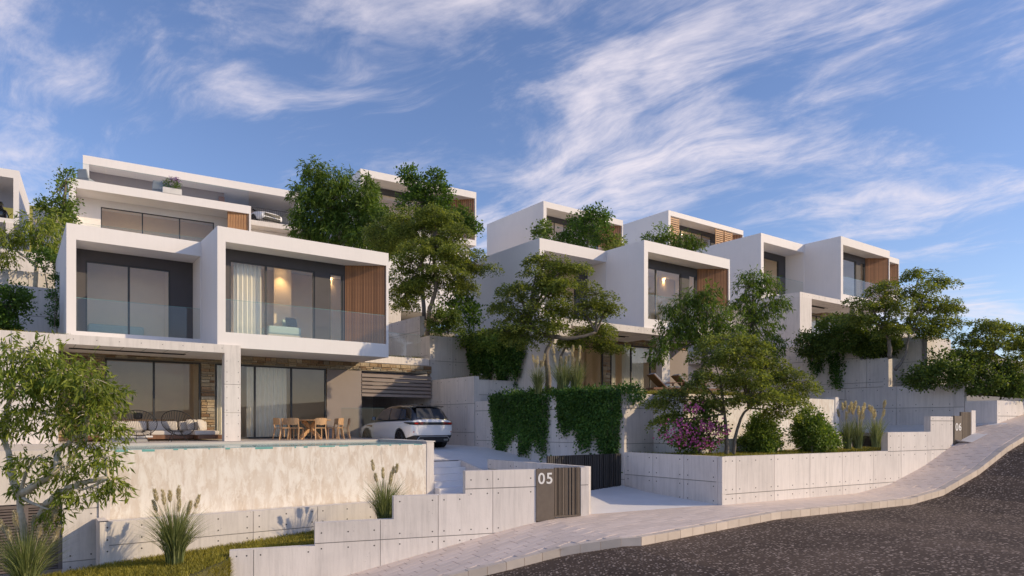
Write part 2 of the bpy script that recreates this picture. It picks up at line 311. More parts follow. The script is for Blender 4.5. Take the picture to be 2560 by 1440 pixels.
def asphalt():
    m, t, b, o = mat('coarse_asphalt'); g = N(t, 'ShaderNodeNewGeometry'); pos = g.outputs['Position']
    vo = N(t, 'ShaderNodeTexVoronoi', i_Scale=15.5, i_Randomness=1.0); LK(t, pos, vo.inputs['Vector'])
    wn = N(t, 'ShaderNodeSeparateColor'); LK(t, vo.outputs['Color'], wn.inputs[0])
    pale = math_n(t, 'MULTIPLY', math_n(t, 'GREATER_THAN', wn.outputs[0], 0.52), math_n(t, 'LESS_THAN', vo.outputs['Distance'], 0.46))
    n1 = N(t, 'ShaderNodeTexNoise', i_Scale=0.5, i_Detail=4.0); LK(t, pos, n1.inputs['Vector'])
    basec = ramp(t, n1.outputs['Fac'], [(0.3, (0.056, 0.039, 0.030)), (0.7, (0.118, 0.084, 0.064))])
    pc = ramp(t, wn.outputs[1], [(0.0, (0.13, 0.10, 0.082)), (0.6, (0.28, 0.215, 0.175)), (1.0, (0.46, 0.37, 0.31))])
    LK(t, mixc(t, pale, basec, pc), b.inputs['Base Color']); b.inputs['Roughness'].default_value = 0.85; b.inputs['Specular IOR Level'].default_value = 0.25
    bp = N(t, 'ShaderNodeBump', i_Strength=0.5, i_Distance=0.015); bp.invert = True; LK(t, vo.outputs['Distance'], bp.inputs['Height']); LK(t, bp.outputs[0], b.inputs['Normal']); return m
M['asphalt'] = asphalt()

# ------------------------------------------------------------ street: profile along p, q across (towards the carriageway)
PD = np.array([0.8634, 0.5045]); QD = np.array([0.5045, -0.8634])
ZK = [(-60, -14), (-10, -6.9), (0, -4.95), (5.26, -3.9), (9.6, -2.95), (10.6, -2.77), (15.8, -2.46), (22.4, -2.45), (24.3, -2.25), (26.65, -1.63), (28.7, -0.86), (31.4, -0.09), (34.4, 0.45), (42, 1.6), (60, 4.2), (140, 12)]
def zst(p): return float(np.interp(p, [a for a, b in ZK], [b for a, b in ZK]))
def pq(p, q, dz=0.0):
    x = p*PD+q*QD; return (x[0], x[1], zst(p)+dz)
def xy_p(x, y): return x*PD[0]+y*PD[1]
def q_kerb(p): return float(np.interp(p, [-60, 4, 6.95, 8.1, 9.35, 11, 60, 140], [-38, -15.55, -14.45, -14.0, -13.6, -12.6, -12.6, -12.6]))
def q_back(p): return float(np.interp(p, [-60, 0, 15.5, 16, 140], [-42, -19.2, -17.2, -15.0, -15.0]))
ps = sorted(set(list(np.arange(-20, 44, 1.0))+[k for k, _ in ZK]+[60, 80, 100, 120, 140]))
def strip(name, mt, qa, qb, dz, nq=2, kind='structure'):
    m = MB(); vs = []; nq += 1
    for p in ps:
        for j in range(nq): vs.append(pq(p, qa(p)+(qb(p)-qa(p))*j/(nq-1), dz))
    fs = [(i*nq+j, i*nq+j+1, (i+1)*nq+j+1, (i+1)*nq+j) for i in range(len(ps)-1) for j in range(nq-1)]
    m.add(vs, fs); return tag(m.build(name, mt), kind=kind)
strip('road', M['asphalt'], lambda p: q_kerb(p)-0.05, lambda p: 40.0, -0.2, 6)
pave = strip('pavement', M['mortar'], q_back, lambda p: q_kerb(p)-0.02, -0.014, 2)
pav_me = MB().box(-0.2715, 0.2715, -0.1175, 0.1175, -0.05, 0.0).mesh('paver', M['paver'])
cands = []; row = 0; q = -12.74
while q > -17.6:
    p = -4.0+random.uniform(0, 0.55)
    while p < 46:
        if q_back(p) < q < q_kerb(p)-0.24: cands.append((p, q))
        p += 0.55
    q -= 0.242; row += 1
def cam_size(p, q): x = pq(p, q); return x[0]**2+x[1]**2+(400 if abs(x[0]) > 0.76*x[1] or (x[2] < -0.225*x[1]) else 0)
cands.sort(key=lambda c: cam_size(*c))
rest = MB()
def pav_mat(p, q):
    a = Vector(pq(p-0.25, q)); b = Vector(pq(p+0.25, q)); d = (b-a).normalized(); s_ = Vector((-QD[0], -QD[1], 0)); n = d.cross(s_).normalized()
    R = Matrix((d, n.cross(d), n)).transposed().to_4x4(); R.translation = (a+b)/2+n*random.uniform(-0.0015, 0.0015); return R
for i, (p, q) in enumerate(cands):
    R = pav_mat(p, q)
    if i < 300:
        o = link('paver', pav_me, pave); o.matrix_local = R
    else: rest.add([R @ v.co for v in pav_me.vertices], [tuple(f.vertices) for f in pav_me.polygons])
tag(rest.build('paver_field', M['paver'], pave), kind='stuff')
kerb = strip('kerb', M['mortar'], lambda p: q_kerb(p)-0.16, lambda p: q_kerb(p)-0.02, -0.03, 1)
p = 3.0; kn = 0
while p < 40 and kn < 120:
    L_ = 0.42; a = np.array(pq(p, q_kerb(p)-0.2)); 
    c = [pq(p+0.006, q_kerb(p)-0.2, -0.34), pq(p+0.006, q_kerb(p), -0.34), pq(p+L_-0.006, q_kerb(p+L_), -0.34), pq(p+L_-0.006, q_kerb(p+L_)-0.2, -0.34)]
    j = random.uniform(-0.006, 0.006); t_ = [(x, y, z+0.345+j) for x, y, z in c]
    MB().hexa([c[i] for i in (0, 1, 2, 3)]+t_).build('kerb_stone', M['kerb'], kerb); p += L_; kn += 1

# ------------------------------------------------------------ terrain (kept below everything that is built on it)
def terr(x, y):
    s = x*E1[0]+y*E1[1]; t = x*E2[0]+y*E2[1]; pp = xy_p(x, y); zs = zst(max(-55, min(pp, 139)))-0.9
    b = float(np.interp(t, [14, 19, 24, 36, 46, 60, 90, 160, 400], [-0.2, -0.1, 0.6, 3.2, 8.5, 11.5, 12.5, 13, 14]))
    up = float(np.interp(s, [-60, 0, 20, 40, 80], [-1.5, -1.8, -0.8, 1.4, 6]))
    w = min(1, max(0, (t-13)/5)); return (1-w)*zs+w*(b-2.6+up if t > 18 else zs)
gx = np.concatenate([[-900, -500, -250, -120], np.arange(-80, 121, 4.0), [160, 260, 500, 900]]); gy = np.concatenate([[-300, -120, -40], np.arange(-12, 121, 4.0), [160, 240, 400, 700, 1400]])
tm = MB(); tm.add([(x, y, terr(x, y)) for y in gy for x in gx], [(j*len(gx)+i, j*len(gx)+i+1, (j+1)*len(gx)+i+1, (j+1)*len(gx)+i) for j in range(len(gy)-1) for i in range(len(gx)-1)])
tag(tm.build('ground', M['earth'], smooth=True), kind='structure')
hm = MB(); hv = []; nx, ny = 40, 14
for j in range(ny):
    for i in range(nx):
        x = -210+i*6.4; y = 120+j*7; hz = 53*math.exp(-((x+130)/75)**2)*math.exp(-((y-170)/38)**2)+3*math.sin(x*0.06)*math.sin(y*0.05)+4
        hv.append((x, y, hz))
hm.add(hv, [(j*nx+i, j*nx+i+1, (j+1)*nx+i+1, (j+1)*nx+i) for j in range(ny-1) for i in range(nx-1)])
tag(hm.build('hill', M['hill'], smooth=True), kind='structure')

# ------------------------------------------------------------ cast concrete walls made of formwork panels
def wall_seg(root, P0, P1, steps, zb, th=0.25, pw=2.4, ph=1.22, zoff=0.0, xoff=0.0, panel=True, holes=True):
    P0 = Vector((P0[0], P0[1], 0)); P1 = Vector((P1[0], P1[1], 0)); d = P1-P0; rz = math.atan2(d.y, d.x); L = d.length
    loc = P0-Vector((root.location.x, root.location.y, 0)); loc.z = -root.location.z
    core = MB(); cap = 0.012
    for x0, x1, zt in steps: core.box(x0, x1, 0.034 if panel else 0.0, th, zb, zt)
    core.build('wall_core', M['concrete'], root, loc, rz)
    if not panel: return
    hl = MB(); jb_ = MB()
    for x0, x1, zt in steps: jb_.box(x0+0.002, x1-0.002, 0.024, 0.033, zb, zt-0.004)
    jb_.build('joint_backing', M['core'], root, loc, rz)
    for k, (x0, x1, zt) in enumerate(steps):
        xs = sorted({x0, x1} | {xoff+i*pw for i in range(-20, 40) if x0+0.15 < xoff+i*pw < x1-0.15})
        zs = sorted({zb, zt} | {zoff+i*ph for i in range(-20, 20) if zb+0.1 < zoff+i*ph < zt-0.12})
        for a, b in zip(xs[:-1], xs[1:]):
            for c, e in zip(zs[:-1], zs[1:]):
                g = 0.0075; ja = g if a > x0 else 0.0; jb = g if b < x1 else 0.0
                MB().box(a+ja, b-jb, 0.0, 0.0235, c+(g*1.5 if c > zb else 0), e-(g*1.5 if e < zt else -0.003)).build('panel', M['concrete'], root, loc, rz)
                if holes and b-a > 0.5:
                    nh = max(2, int(round((b-a)/0.62)))
                    for i in range(nh):
                        hx = a+0.16+(b-a-0.32)*i/(nh-1)
                        for hz in ((c+0.14, e-0.14) if e-c > 0.55 else ((c+e)/2,)): hl.disc((hx, 0.004, hz), (0, -1, 0), 0.021, 0.006, 6)
    if hl.v: tag(hl.build('tie_holes', M['hole'], root, loc, rz), kind='stuff')
def cwall(label, P0, P1, steps, zb, name='retaining_wall', group='concrete garden walls on the slope', **kw):
    r = empty(name, (P0[0], P0[1], zb), 0, label, 'wall', group); wall_seg(r, P0, P1, steps, zb, **kw); return r
def xy(v): return (v.x, v.y)

# entrance wall of house 05
f3 = np.array([0.939, 0.344]); A0 = np.array([-6.87, 16.6]); r05 = empty('entrance_wall', (A0[0], A0[1], -4.6), 0, 'stepped white concrete wall running beside the pavement up to the 05 panel', 'wall', 'concrete garden walls on the slope')
def a5(x, y=0.0): n = np.array([-0.344, 0.939]); q_ = A0+f3*x+n*y; return (q_[0], q_[1])
wall_seg(r05, a5(0), a5(9.71), [(0, 2.0, -3.11), (2.0, 4.0, -2.53), (4.0, 5.96, -1.93), (5.96, 8.04, -1.31), (9.45, 9.71, -1.29)], -4.9, pw=1.55, ph=1.25, zoff=-3.05, xoff=0.55)
rz5 = math.atan2(f3[1], f3[0])
MB().box(8.04, 9.45, 0.12, 0.25, -4.6, -2.62).build('wall_base', M['concrete'], r05, (0, 0, 4.6), rz5)
pil = empty('number_panel', (*a5(8.32), -2.78), rz5, 'flat bronze house number panel reading 05 beside ribbed gate', 'sign')
MB().box(-0.28, 0.28, -0.03, 0.10, 0.0, 1.475).build('plate', M['metal'], pil, bevel=0.004)
def number(txt, parent, size, x, z, y=-0.034, sc=(1, 1)):
    c = bpy.data.curves.new('digits', 'FONT'); c.body = txt; c.size = size; c.extrude = 0.006; c.offset = 0.006; c.align_x = 'CENTER'; c.space_character = 1.12; c.materials.append(M['digit'])
    tmp = bpy.data.objects.new('digits', c); COL.objects.link(tmp); me = bpy.data.meshes.new_from_object(tmp.evaluated_get(bpy.context.evaluated_depsgraph_get())); bpy.data.objects.remove(tmp)
    o = bpy.data.objects.new('digits', me); COL.objects.link(o); o.parent = parent; o.location = (x, y, z); o.rotation_euler = (math.radians(90), 0, 0); o.scale = (sc[0], sc[1], 1); return o
number('05', pil, 0.44, 0.0, 1.06)
pg = empty('pedestrian_gate', (*a5(8.62), -2.70), rz5, 'ribbed bronze pedestrian gate between 05 panel and wall end', 'gate')
MB().box(0, 0.82, 0.04, 0.07, 0.0, 1.42).build('backing', M['metal'], pg)
MB().box(0, 0.82, 0.0, 0.04, 0.0, 0.05).build('bottom_rail', M['gate_l'], pg)
x = 0.012
while x < 0.80:
    w = random.choice((0.018, 0.026, 0.036)); MB().box(x, min(x+w, 0.815), random.choice((-0.012, 0.0, 0.01)), 0.039, 0.055, 1.418).build('slat', M['gate_l'], pg); x += w+random.choice((0.012, 0.02, 0.028))
# side wall of the drive, parking gate, planter of house 06
cwall('low concrete wall behind the 05 panel along the sloping drive', xy(W(13.45, 19.8)), xy(W(13.52, 14.85)), [(0, 4.95, -1.27)], -3.2, pw=1.5, ph=1.3, zoff=-1.6)
sg = empty('driveway_gate', W(13.8, 16.9, -2.3), ANG, 'dark charcoal slatted driveway gate standing under the hanging ivy', 'gate')
MB().box(0, 3.33, 0.03, 0.06, 0.03, 1.24).build('backing', M['gate'], sg); MB().box(0, 3.33, -0.01, 0.05, -0.02, 0.03).build('bottom_rail', M['gate'], sg)
x = 0.0
while x < 3.28:
    MB().box(x, x+0.055, -0.012, 0.028, 0.03, 1.25).build('slat', M['gate'], sg); x += random.choice((0.072, 0.085, 0.1))
C6 = np.array([6.31, 20.5]); D6 = PD
def a6(k): q_ = C6+D6*k; return (q_[0], q_[1])
S6 = W(17.23, 16.86)
r6 = empty('planter_wall', (C6[0], C6[1], -3.0), 0, 'long concrete planter wall holding the flowering shrub and twin trunk maple', 'wall', 'concrete garden walls on the slope')
Lr = (Vector((C6[0], C6[1], 0))-Vector((S6.x, S6.y, 0))).length
wall_seg(r6, xy(S6), tuple(C6), [(0, Lr-0.004, -1.01)], -3.1, pw=1.3, ph=0.72, zoff=-1.78)
wall_seg(r6, tuple(C6), a6(18.8), [(0, 8.5, -1.01), (8.5, 11.3, -0.33), (11.3, 12.9, 0.26)], -3.1, pw=1.75, ph=1.12, zoff=-2.15, xoff=0.6)
rz6 = math.atan2(D6[1], D6[0])
n6 = empty('number_panel', (*a6(12.95), -0.95), rz6, 'narrow bronze house number panel reading 06 far up the street', 'sign')
MB().box(0, 0.55, -0.035, 0.1, -0.3, 1.24).build('plate', M['metal'], n6); number('06', n6, 0.42, 0.28, 0.66)
g6 = empty('pedestrian_gate', (*a6(13.52), -0.8), rz6, 'ribbed bronze gate beside the 06 panel up the street', 'gate')
MB().box(0, 0.75, 0.04, 0.07, -0.1, 1.25).build('backing', M['metal'], g6)
for i in range(12): MB().box(0.01+i*0.062, 0.045+i*0.062, 0.0, 0.039, -0.1, 1.25).build('slat', M['gate_l'], g6)
wall_seg(r6, a6(14.3), a6(14.62), [(0, 0.32, 0.52)], -2.0, panel=False)

# ------------------------------------------------------------ drive, pool and terrace of house 05
def tf(s): return 14.95-(s-13.5)*0.555
dm = MB(); dv = []; NS = 9; ts = [('f', 0), ('f', 0.5), ('f', 1.2), ('f', 2.0), ('f', 3.0), ('m', 18.5), ('m', 20), ('m', 21.35), ('u', 21.36), ('u', 22.5), ('u', 23.6), ('u', 25), ('u', 27.6), ('c', 27.9), ('c', 34.4)]
for kd, k in ts:
    for i in range(NS):
        f = i/(NS-1); s0 = 13.6+3.75*f; tt = tf(s0)+k if kd == 'f' else k
        lo = {'f': 13.6, 'm': 13.6 if k < 19.85 else 13.25, 'u': 11.45, 'c': 12.25}[kd]; hi = float(np.interp(tt, [0, 16.8, 19.5, 22, 24.3, 40], [17.3, 17.25, 16.7, 16.15, 15.9, 15.85]))
        s = s0-(s0-13.6)*max(0, (17.3-hi)/3.7) if kd == 'f' else lo+(hi-lo)*f
        w_ = W(s, tt); w0 = W(s0, tf(s0)); zf = zst(xy_p(w0.x, w0.y))-0.006
        z = float(np.interp(tt, [tf(s0), 17.2, 20, 23, 25, 40], [zf, -2.24, -1.62, -1.02, -0.96, -0.95]))
        dv.append((w_.x, w_.y, z))
dm.add(dv, [(j*NS+i, j*NS+i+1, (j+1)*NS+i+1, (j+1)*NS+i) for j in range(len(ts)-1) for i in range(NS-1)])
tag(dm.build('driveway', M['drive'], smooth=True), kind='structure')
st = empty('garden_steps', W(12.2, 19.5, -2.6), ANG, 'short flight of pale concrete steps beside the pool end', 'steps')
for i in range(6): MB().box(-0.66, 1.02, i*0.34, 1.86, -0.1 if i == 0 else 0.201+0.205*(i-1), 0.2+0.205*i).build('step', M['drive'], st)
MB().hexa([(1.02, 0.0, -0.1), (1.14, 0.0, -0.1), (1.14, 1.87, -0.1), (1.02, 1.87, -0.1), (1.02, 0.0, 0.93), (1.14, 0.0, 0.93), (1.14, 1.87, 1.262), (1.02, 1.87, 1.262)]).build('cheek_wall', M['concrete'], st)
pool = empty('swimming_pool', W(2.04, 20.2, -3.6), ANG, 'raised infinity pool with travertine front wall below the first villa', 'pool')
zt = 2.92
MB().box(-0.0, 9.21, 0.0, 0.3, 0.2, zt-0.02).build('travertine_wall', M['travertine'], pool)
MB().box(9.213, 9.48, -0.02, 3.7, 0.3, zt+0.05).build('end_wall', M['concrete'], pool)
MB().box(9.18, 9.52, -0.04, 3.7, zt+0.052, zt+0.085).build('coping', M['concrete'], pool)
MB().box(0.0, 9.21, 0.302, 3.6, zt-0.5, zt-0.012).build('water', M['water'], pool)
ov = MB(); x = 0.1
while x < 9.1:
    w = random.choice((0.04, 0.07, 0.12, 0.3, 0.5)); ov.box(x, min(9.2, x+w), -0.004, 0.05, zt-0.02-random.uniform(0.015, 0.05), zt-0.016); x += w+random.uniform(0.1, 0.7)
tag(ov.build('overflow_film', M['edge_glass'], pool), kind='stuff')
MB().box(-0.25, -0.002, -0.004, 3.7, 0.2, zt+0.05).build('end_wall', M['concrete'], pool)
ut = empty('planter_trough', W(1.72, 19.2, -3.8), 0, 'long concrete trough under the travertine pool wall', 'wall', 'concrete garden walls on the slope')
wall_seg(ut, xy(W(1.72, 19.2)), xy(W(12.0, 19.2)), [(0, 10.2, -2.4)], -4.2, th=0.22, pw=1.8, ph=0.62, zoff=-2.98)
wall_seg(ut, xy(W(1.72, 20.18)), xy(W(1.72, 19.203)), [(0, 0.976, -2.4)], -4.2, th=0.2, panel=False)
MB().box(0.2, 10.2, 0.22, 0.98, 1.0, 1.33).build('gutter', M['travertine'], ut, (0, 0, 0), ANG)
pw_ = empty('pool_house_wall', W(-6, 20.2, -4.6), 0, 'plain concrete wall around the louvred door behind the pale trunk tree', 'wall', 'concrete garden walls on the slope')
wall_seg(pw_, xy(W(-6.0, 20.24)), xy(W(1.785, 20.24)), [(0, 5.55, -0.66), (7.02, 7.785, -0.66)], -4.8, th=0.3, pw=2.3, ph=1.3, zoff=-2.15)
wall_seg(pw_, xy(W(-0.45, 20.24)), xy(W(1.02, 20.24)), [(0, 1.47, -0.66)], -1.95, th=0.3, panel=False, holes=False)
ld = empty('door', (0, 0, 0), 0, parent=pw_); ld.location = W(-0.45, 20.30, 0)-pw_.location+Vector((0, 0, -3.62)); ld.rotation_euler = (0, 0, ANG)
MB().box(0.0, 0.09, 0, 0.08, 0, 1.66).box(0.69, 0.78, 0, 0.08, 0, 1.66).box(1.38, 1.468, 0, 0.08, 0, 1.66).box(0.09, 0.69, 0, 0.08, 1.56, 1.66).box(0.78, 1.38, 0, 0.08, 1.56, 1.66).build('door_frame', M['louvre'], ld)
MB().box(0, 1.468, 0.09, 0.11, 0, 1.66).build('door_back', M['black'], ld)
lv = MB().hexa([(0, 0.005, 0), (0.596, 0.005, 0), (0.596, 0.07, 0.045), (0, 0.07, 0.045), (0, 0.0, 0.012), (0.596, 0.0, 0.012), (0.596, 0.065, 0.057), (0, 0.065, 0.057)]).mesh('louvre', M['louvre'])
for i in range(22):
    for x0 in (0.092, 0.782): link('louvre', lv, ld, (x0, 0, 0.03+i*0.07))

# ------------------------------------------------------------ villa builder (local x along the facade, y into the hill, z from the terrace floor)
def holes_wall(x0, x1, z0, z1, y0, y1, ops, m=None):
    m = m or MB(); xs = sorted({x0, x1} | {a for o in ops for a in o[:2] if x0 < a < x1})
    for a, b in zip(xs[:-1], xs[1:]):
        cut = sorted([(o[2], o[3]) for o in ops if o[0] <= a+1e-6 and o[1] >= b-1e-6]); z = z0
        for c, e in cut:
            if c > z+1e-4: m.box(a, b, y0, y1, z, c)
            z = max(z, e)
        if z1 > z+1e-4: m.box(a, b, y0, y1, z, z1)
    return m
def window(root, x0, x1, z0, z1, y, mull=(), fw=0.055, d=0.08, gm='glass'):
    f = MB(); f.box(x0, x0+fw, y, y+d, z0, z1).box(x1-fw, x1, y, y+d, z0, z1).box(x0+fw, x1-fw, y, y+d, z1-fw, z1).box(x0+fw, x1-fw, y, y+d, z0, z0+fw)
    for mx in mull: f.box(mx-fw*0.6, mx+fw*0.6, y-0.004, y+d, z0+fw, z1-fw)
    w = f.build('window', M['frame'], root); e = [x0+fw]+[v for mx in mull for v in (mx-fw*0.6, mx+fw*0.6)]+[x1-fw]
    for a, b in zip(e[::2], e[1::2]): MB().box(a, b, y+d*0.45, y+d*0.45+0.012, z0+fw, z1-fw).build('pane', M[gm], w)
    return w
def railing(root, pts, z0, z1, mt='rail_glass', gap=0.015, th=0.014, name='railing', seglen=1.6):
    r = empty(name, (0, 0, 0), parent=root)
    for (xa, ya), (xb, yb) in zip(pts[:-1], pts[1:]):
        a = Vector((xa, ya, 0)); b = Vector((xb, yb, 0)); L = (b-a).length; n = max(1, int(round(L/seglen)))
        for i in range(n):
            p0 = a.lerp(b, i/n); p1 = a.lerp(b, (i+1)/n); d = (p1-p0).normalized(); p0 = p0+d*gap/2; p1 = p1-d*gap/2
            nrm = Vector((-d.y, d.x, 0))*th/2
            MB().hexa([p0-nrm+Vector((0, 0, z0)), p1-nrm+Vector((0, 0, z0)), p1+nrm+Vector((0, 0, z0)), p0+nrm+Vector((0, 0, z0)), p0-nrm+Vector((0, 0, z1)), p1-nrm+Vector((0, 0, z1)), p1+nrm+Vector((0, 0, z1)), p0+nrm+Vector((0, 0, z1))]).build('glass_panel', M[mt], r)
            MB().beam(p0+Vector((0, 0, z1+0.004)), p1+Vector((0, 0, z1+0.004)), th, 0.007).build('glass_edge', M['edge_glass'], r)
    return r
def slats(root, a, b, z0, z1, n, w=0.6, d=0.04, mt='wood', name='wood_screen'):
    r = empty(name, (0, 0, 0), parent=root); a = Vector((a[0], a[1], 0)); b = Vector((b[0], b[1], 0)); dr = (b-a).normalized(); nr = Vector((-dr.y, dr.x, 0)); L = (b-a).length; rz = math.atan2(dr.y, dr.x)
    MB().box(0, L, d*0.6, d*0.6+0.02, z0, z1).build('backing', M['teak_d'] if mt == 'wood' else M[mt], r, a, rz)
    me = MB().box(0, L/n*w, 0, d*0.6-0.001, 0, z1-z0).mesh('slat', M[mt])
    for i in range(n): link('slat', me, r, a+dr*(L*(i+0.5-w/2)/n)+Vector((0, 0, z0)), rz)
    return r
def curtain(root, x0, x1, y, z0, z1, waves=7, amp=0.07):
    m = MB(); n = waves*8; vs = []
    for i in range(n+1):
        x = x0+(x1-x0)*i/n; yy = y+amp*math.sin(2*math.pi*waves*i/n)+0.02*math.sin(9*i/n)
        vs += [(x, yy, z0), (x, y+amp*0.7*math.sin(2*math.pi*waves*i/n+0.3), z1)]
    m.add(vs, [(2*i, 2*i+2, 2*i+3, 2*i+1) for i in range(n)]); return m.build('curtain', M['curtain'], root, smooth=True)
def stones(root, x0, x1, z0, z1, y, single=True, hmin=0.07, hmax=0.15, lim=200, ops=()):
    r = empty('stone_wall', (0, 0, 0), parent=root); holes_wall(x0, x1, z0, z1, y+0.03, y+0.2, ops).build('mortar_backing', M['earth'], r)
    z = z0; mass = MB(); cnt = 0
    while z < z1-0.02:
        h = min(random.uniform(hmin, hmax), z1-z); x = x0
        if z1-z-h < 0.04: h = z1-z
        bl = sorted((o[0], o[1]) for o in ops if o[2] < z+h-0.02 and z+0.02 < o[3]); free = []; c0_ = x0
        for p_, q_ in bl:
            if p_ > c0_+0.02: free.append((c0_, p_))
            c0_ = max(c0_, q_)
        if c0_ < x1-0.02: free.append((c0_, x1))
        for xa, xb in free:
            x = xa
            while x < xb-0.01:
                w = min(random.uniform(0.16, 0.5), xb-x)
                if xb-x-w < 0.09: w = xb-x
                j = lambda s_=0.014: random.uniform(0.002, s_)
                yy = y-random.uniform(0, 0.045); g = 0.006
                q4 = [(x+g+j(), yy, z+g+j()), (x+w-g-j(), yy, z+g+j()), (x+w-g-j(), yy+random.uniform(-0.01, 0.01), z+h-g-j()), (x+g+j(), yy, z+h-g-j()),
                      (x+g, y+0.04, z+g), (x+w-g, y+0.04, z+g), (x+w-g, y+0.04, z+h-g), (x+g, y+0.04, z+h-g)]
                fs = [(0, 1, 2, 3), (0, 4, 5, 1), (1, 5, 6, 2), (2, 6, 7, 3), (3, 7, 4, 0)]
                if single and cnt < lim: MB().add(q4, fs).build('stone', M['stone'], r); cnt += 1
                else: mass.add(q4, fs)
                x += w
        z += h
    if mass.v: tag(mass.build('stone_mass', M['stone'], r), kind='stuff')
    return r
def lamp_at(root, x, y, z, e=12, col=(1.0, 0.66, 0.32)):
    MB().disc((x, y, z), (0, 0, -1), 0.06, 0.01, 10).build('downlight', M['lamp'], root)
    l = bpy.data.lights.new('downlight', 'SPOT'); l.energy = e; l.color = col; l.spot_size = math.radians(95); l.spot_blend = 0.8; l.shadow_soft_size = 0.05
    o = bpy.data.objects.new('downlight_beam', l); COL.objects.link(o); o.parent = root; o.location = (x, y, z-0.03)
def portal_box(root, x0, x1, y0, y1, z0, z1, tl=0.28, tr=0.1, tb=0.52, tt=0.53, rec=1.0, name='box_volume'):
    m = MB(); m.box(x0, x1, y0, y1, z1-tt, z1).box(x0, x1, y0, y1, z0, z0+tb).box(x0, x0+tl, y0, y1, z0+tb, z1-tt).box(x1-tr, x1, y0, y1, z0+tb, z1-tt).box(x0+tl, x1-tr, y1-0.15, y1, z0+tb, z1-tt)
    return m.build(name, M['plaster'], root)
def villa(origin, label, detail, fx0=0.0, pierw=1.15, colx=5.96, colw=0.54, lx0=1.5, warm=True, depth=9.0, left_solid=False):
    r = empty('villa', W(*origin), ANG, label, 'house', 'white villas along the street')
    # concrete portal frame on the terrace
    pf = empty('concrete_frame', (0, 0, 0), parent=r)
    cx1 = colx+colw; zs = 3.06; ztop = 3.35
    MB().box(fx0, fx0+pierw, 0, 3.2 if not left_solid else 3.2, -0.4, zs).build('pier', M['concrete'], pf)
    for a, b in ((-0.4, 0.98), (0.99, 1.97), (1.98, zs)): MB().box(colx, cx1, 0.0, 0.36, a, b).build('column_block', M['concrete'], pf)
    hm_ = MB()
    for z in (0.15, 0.6, 0.9, 1.07, 1.5, 1.88, 2.07, 2.4, 2.78):
        for xx in (colx+0.08, cx1-0.08): hm_.disc((xx, 0.002, z), (0, -1, 0), 0.014, 0.006)
    k = fx0+0.3
    while k < cx1: hm_.disc((k, 0.002, 3.22), (0, -1, 0), 0.014, 0.006); k += 0.62
    tag(hm_.build('tie_holes', M['hole'], pf), kind='stuff')
    sx0, sx1 = fx0+pierw+0.35, colx-1.0
    MB().box(fx0, cx1, 0, 1.2, zs, ztop).box(fx0, cx1, 1.48, 3.2, zs, ztop).box(fx0, sx0, 1.2, 1.48, zs, ztop).box(sx1, cx1, 1.2, 1.48, zs, ztop).box(sx0, sx1, 1.2, 1.48, ztop-0.03, ztop).build('soffit_slab', M['concrete'], pf)
    MB().box(sx0, sx1, 1.202, 1.24, zs-0.02, ztop-0.035).box(sx0, sx1, 1.44, 1.478, zs-0.02, ztop-0.035).build('light_slot', M['black'], pf)
    for i in range(6):
        xx = sx0+0.1+i*(sx1-sx0-0.2)/5; MB().box(xx, xx+0.02, 0.02, 1.19, zs-0.004, zs).build('soffit_joint', M['core'], pf)
    # terrace and ground floor wall with openings
    MB().box(fx0-1.0, 12.9, -1.2, 8.2, -0.5, 0.0).build('terrace_floor', M['terrace'], r)
    MB().box(fx0+0.1, 12.2, 0.4, 9.0, -5.0, -0.502).build('plinth', M['concrete'], r)
    gy = 2.9; rb = 6.4 if detail > 1 else 4.4
    ops = [(2.64, 5.8, 0.0, 2.92), (6.3, 10.72, 0.0, 2.92), (10.76, 12.3, 0.0, 2.92)]
    stones(r, fx0+0.4, 15.8 if detail > 1 else 12.3, 0.0, 3.27, gy, detail > 1, lim=295, ops=ops+[(12.3, 15.8, -0.5, 2.92)])
    MB().box(10.74, 12.3, gy-0.02, gy+0.2, 0.0, 2.9).build('panel', M['taupe'], r)
    w1 = window(r, 2.66, 5.78, 0.02, 2.91, gy-0.03, (4.2,)); w2 = window(r, 6.32, 10.70, 0.02, 2.91, gy-0.03, (7.79, 9.24))
    rm = MB(); rm.box(fx0, 12.3, rb, rb+0.2, 0, 3.2).box(12.1, 12.3, gy+0.25, rb, 0, 3.2).box(fx0, fx0+0.2, 3.2, rb, 0, 3.2).box(5.85, 6.05, 4.4, rb, 0, 3.2)
    rm.build('room', M['inner'], r); MB().box(fx0, 12.3, 3.22, 7.8, 3.2, 3.26).build('ceiling', M['plaster'], r)
    MB().box(fx0+0.2, 12.1, gy+0.22, 7.6, 0.002, 0.012).build('room_floor', M['floor_in'], r)
    curtain(r, 7.6, 9.2, gy+0.45, 0.02, 2.9, 9); curtain(r, 6.35, 7.1, gy+0.45, 0.02, 2.9, 5)
    # left upper box, set back
    bx = 5.75
    portal_box(r, lx0, bx-0.002, 2.6, depth+1, ztop+0.003, 7.42, tl=0.28, tr=0.02, tb=0.42)
    ly = 3.95; lo = [(lx0+0.65, 4.93, 3.82, 6.5)]
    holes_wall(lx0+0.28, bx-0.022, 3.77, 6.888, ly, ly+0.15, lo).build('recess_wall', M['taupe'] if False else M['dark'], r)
    window(r, lx0+0.65, 4.93, 3.82, 6.5, ly+0.02, (lx0+2.03,)); MB().box(lx0+0.3, bx-0.1, 5.7, 5.8, 3.78, 6.88).build('room', M['inner'], r)
    MB().box(5.0, 5.2, ly+0.16, 5.7, 3.78, 6.88).build('room', M['inner'], r)
    railing(r, [(lx0+0.1, 2.66), (bx-0.02, 2.66)], 3.62, 4.92, seglen=4)
    # right upper box, cantilevered
    portal_box(r, bx, 12.24, 0.1, depth, 3.27, 7.46, tl=0.27, tr=0.1, tb=0.53, tt=0.51)
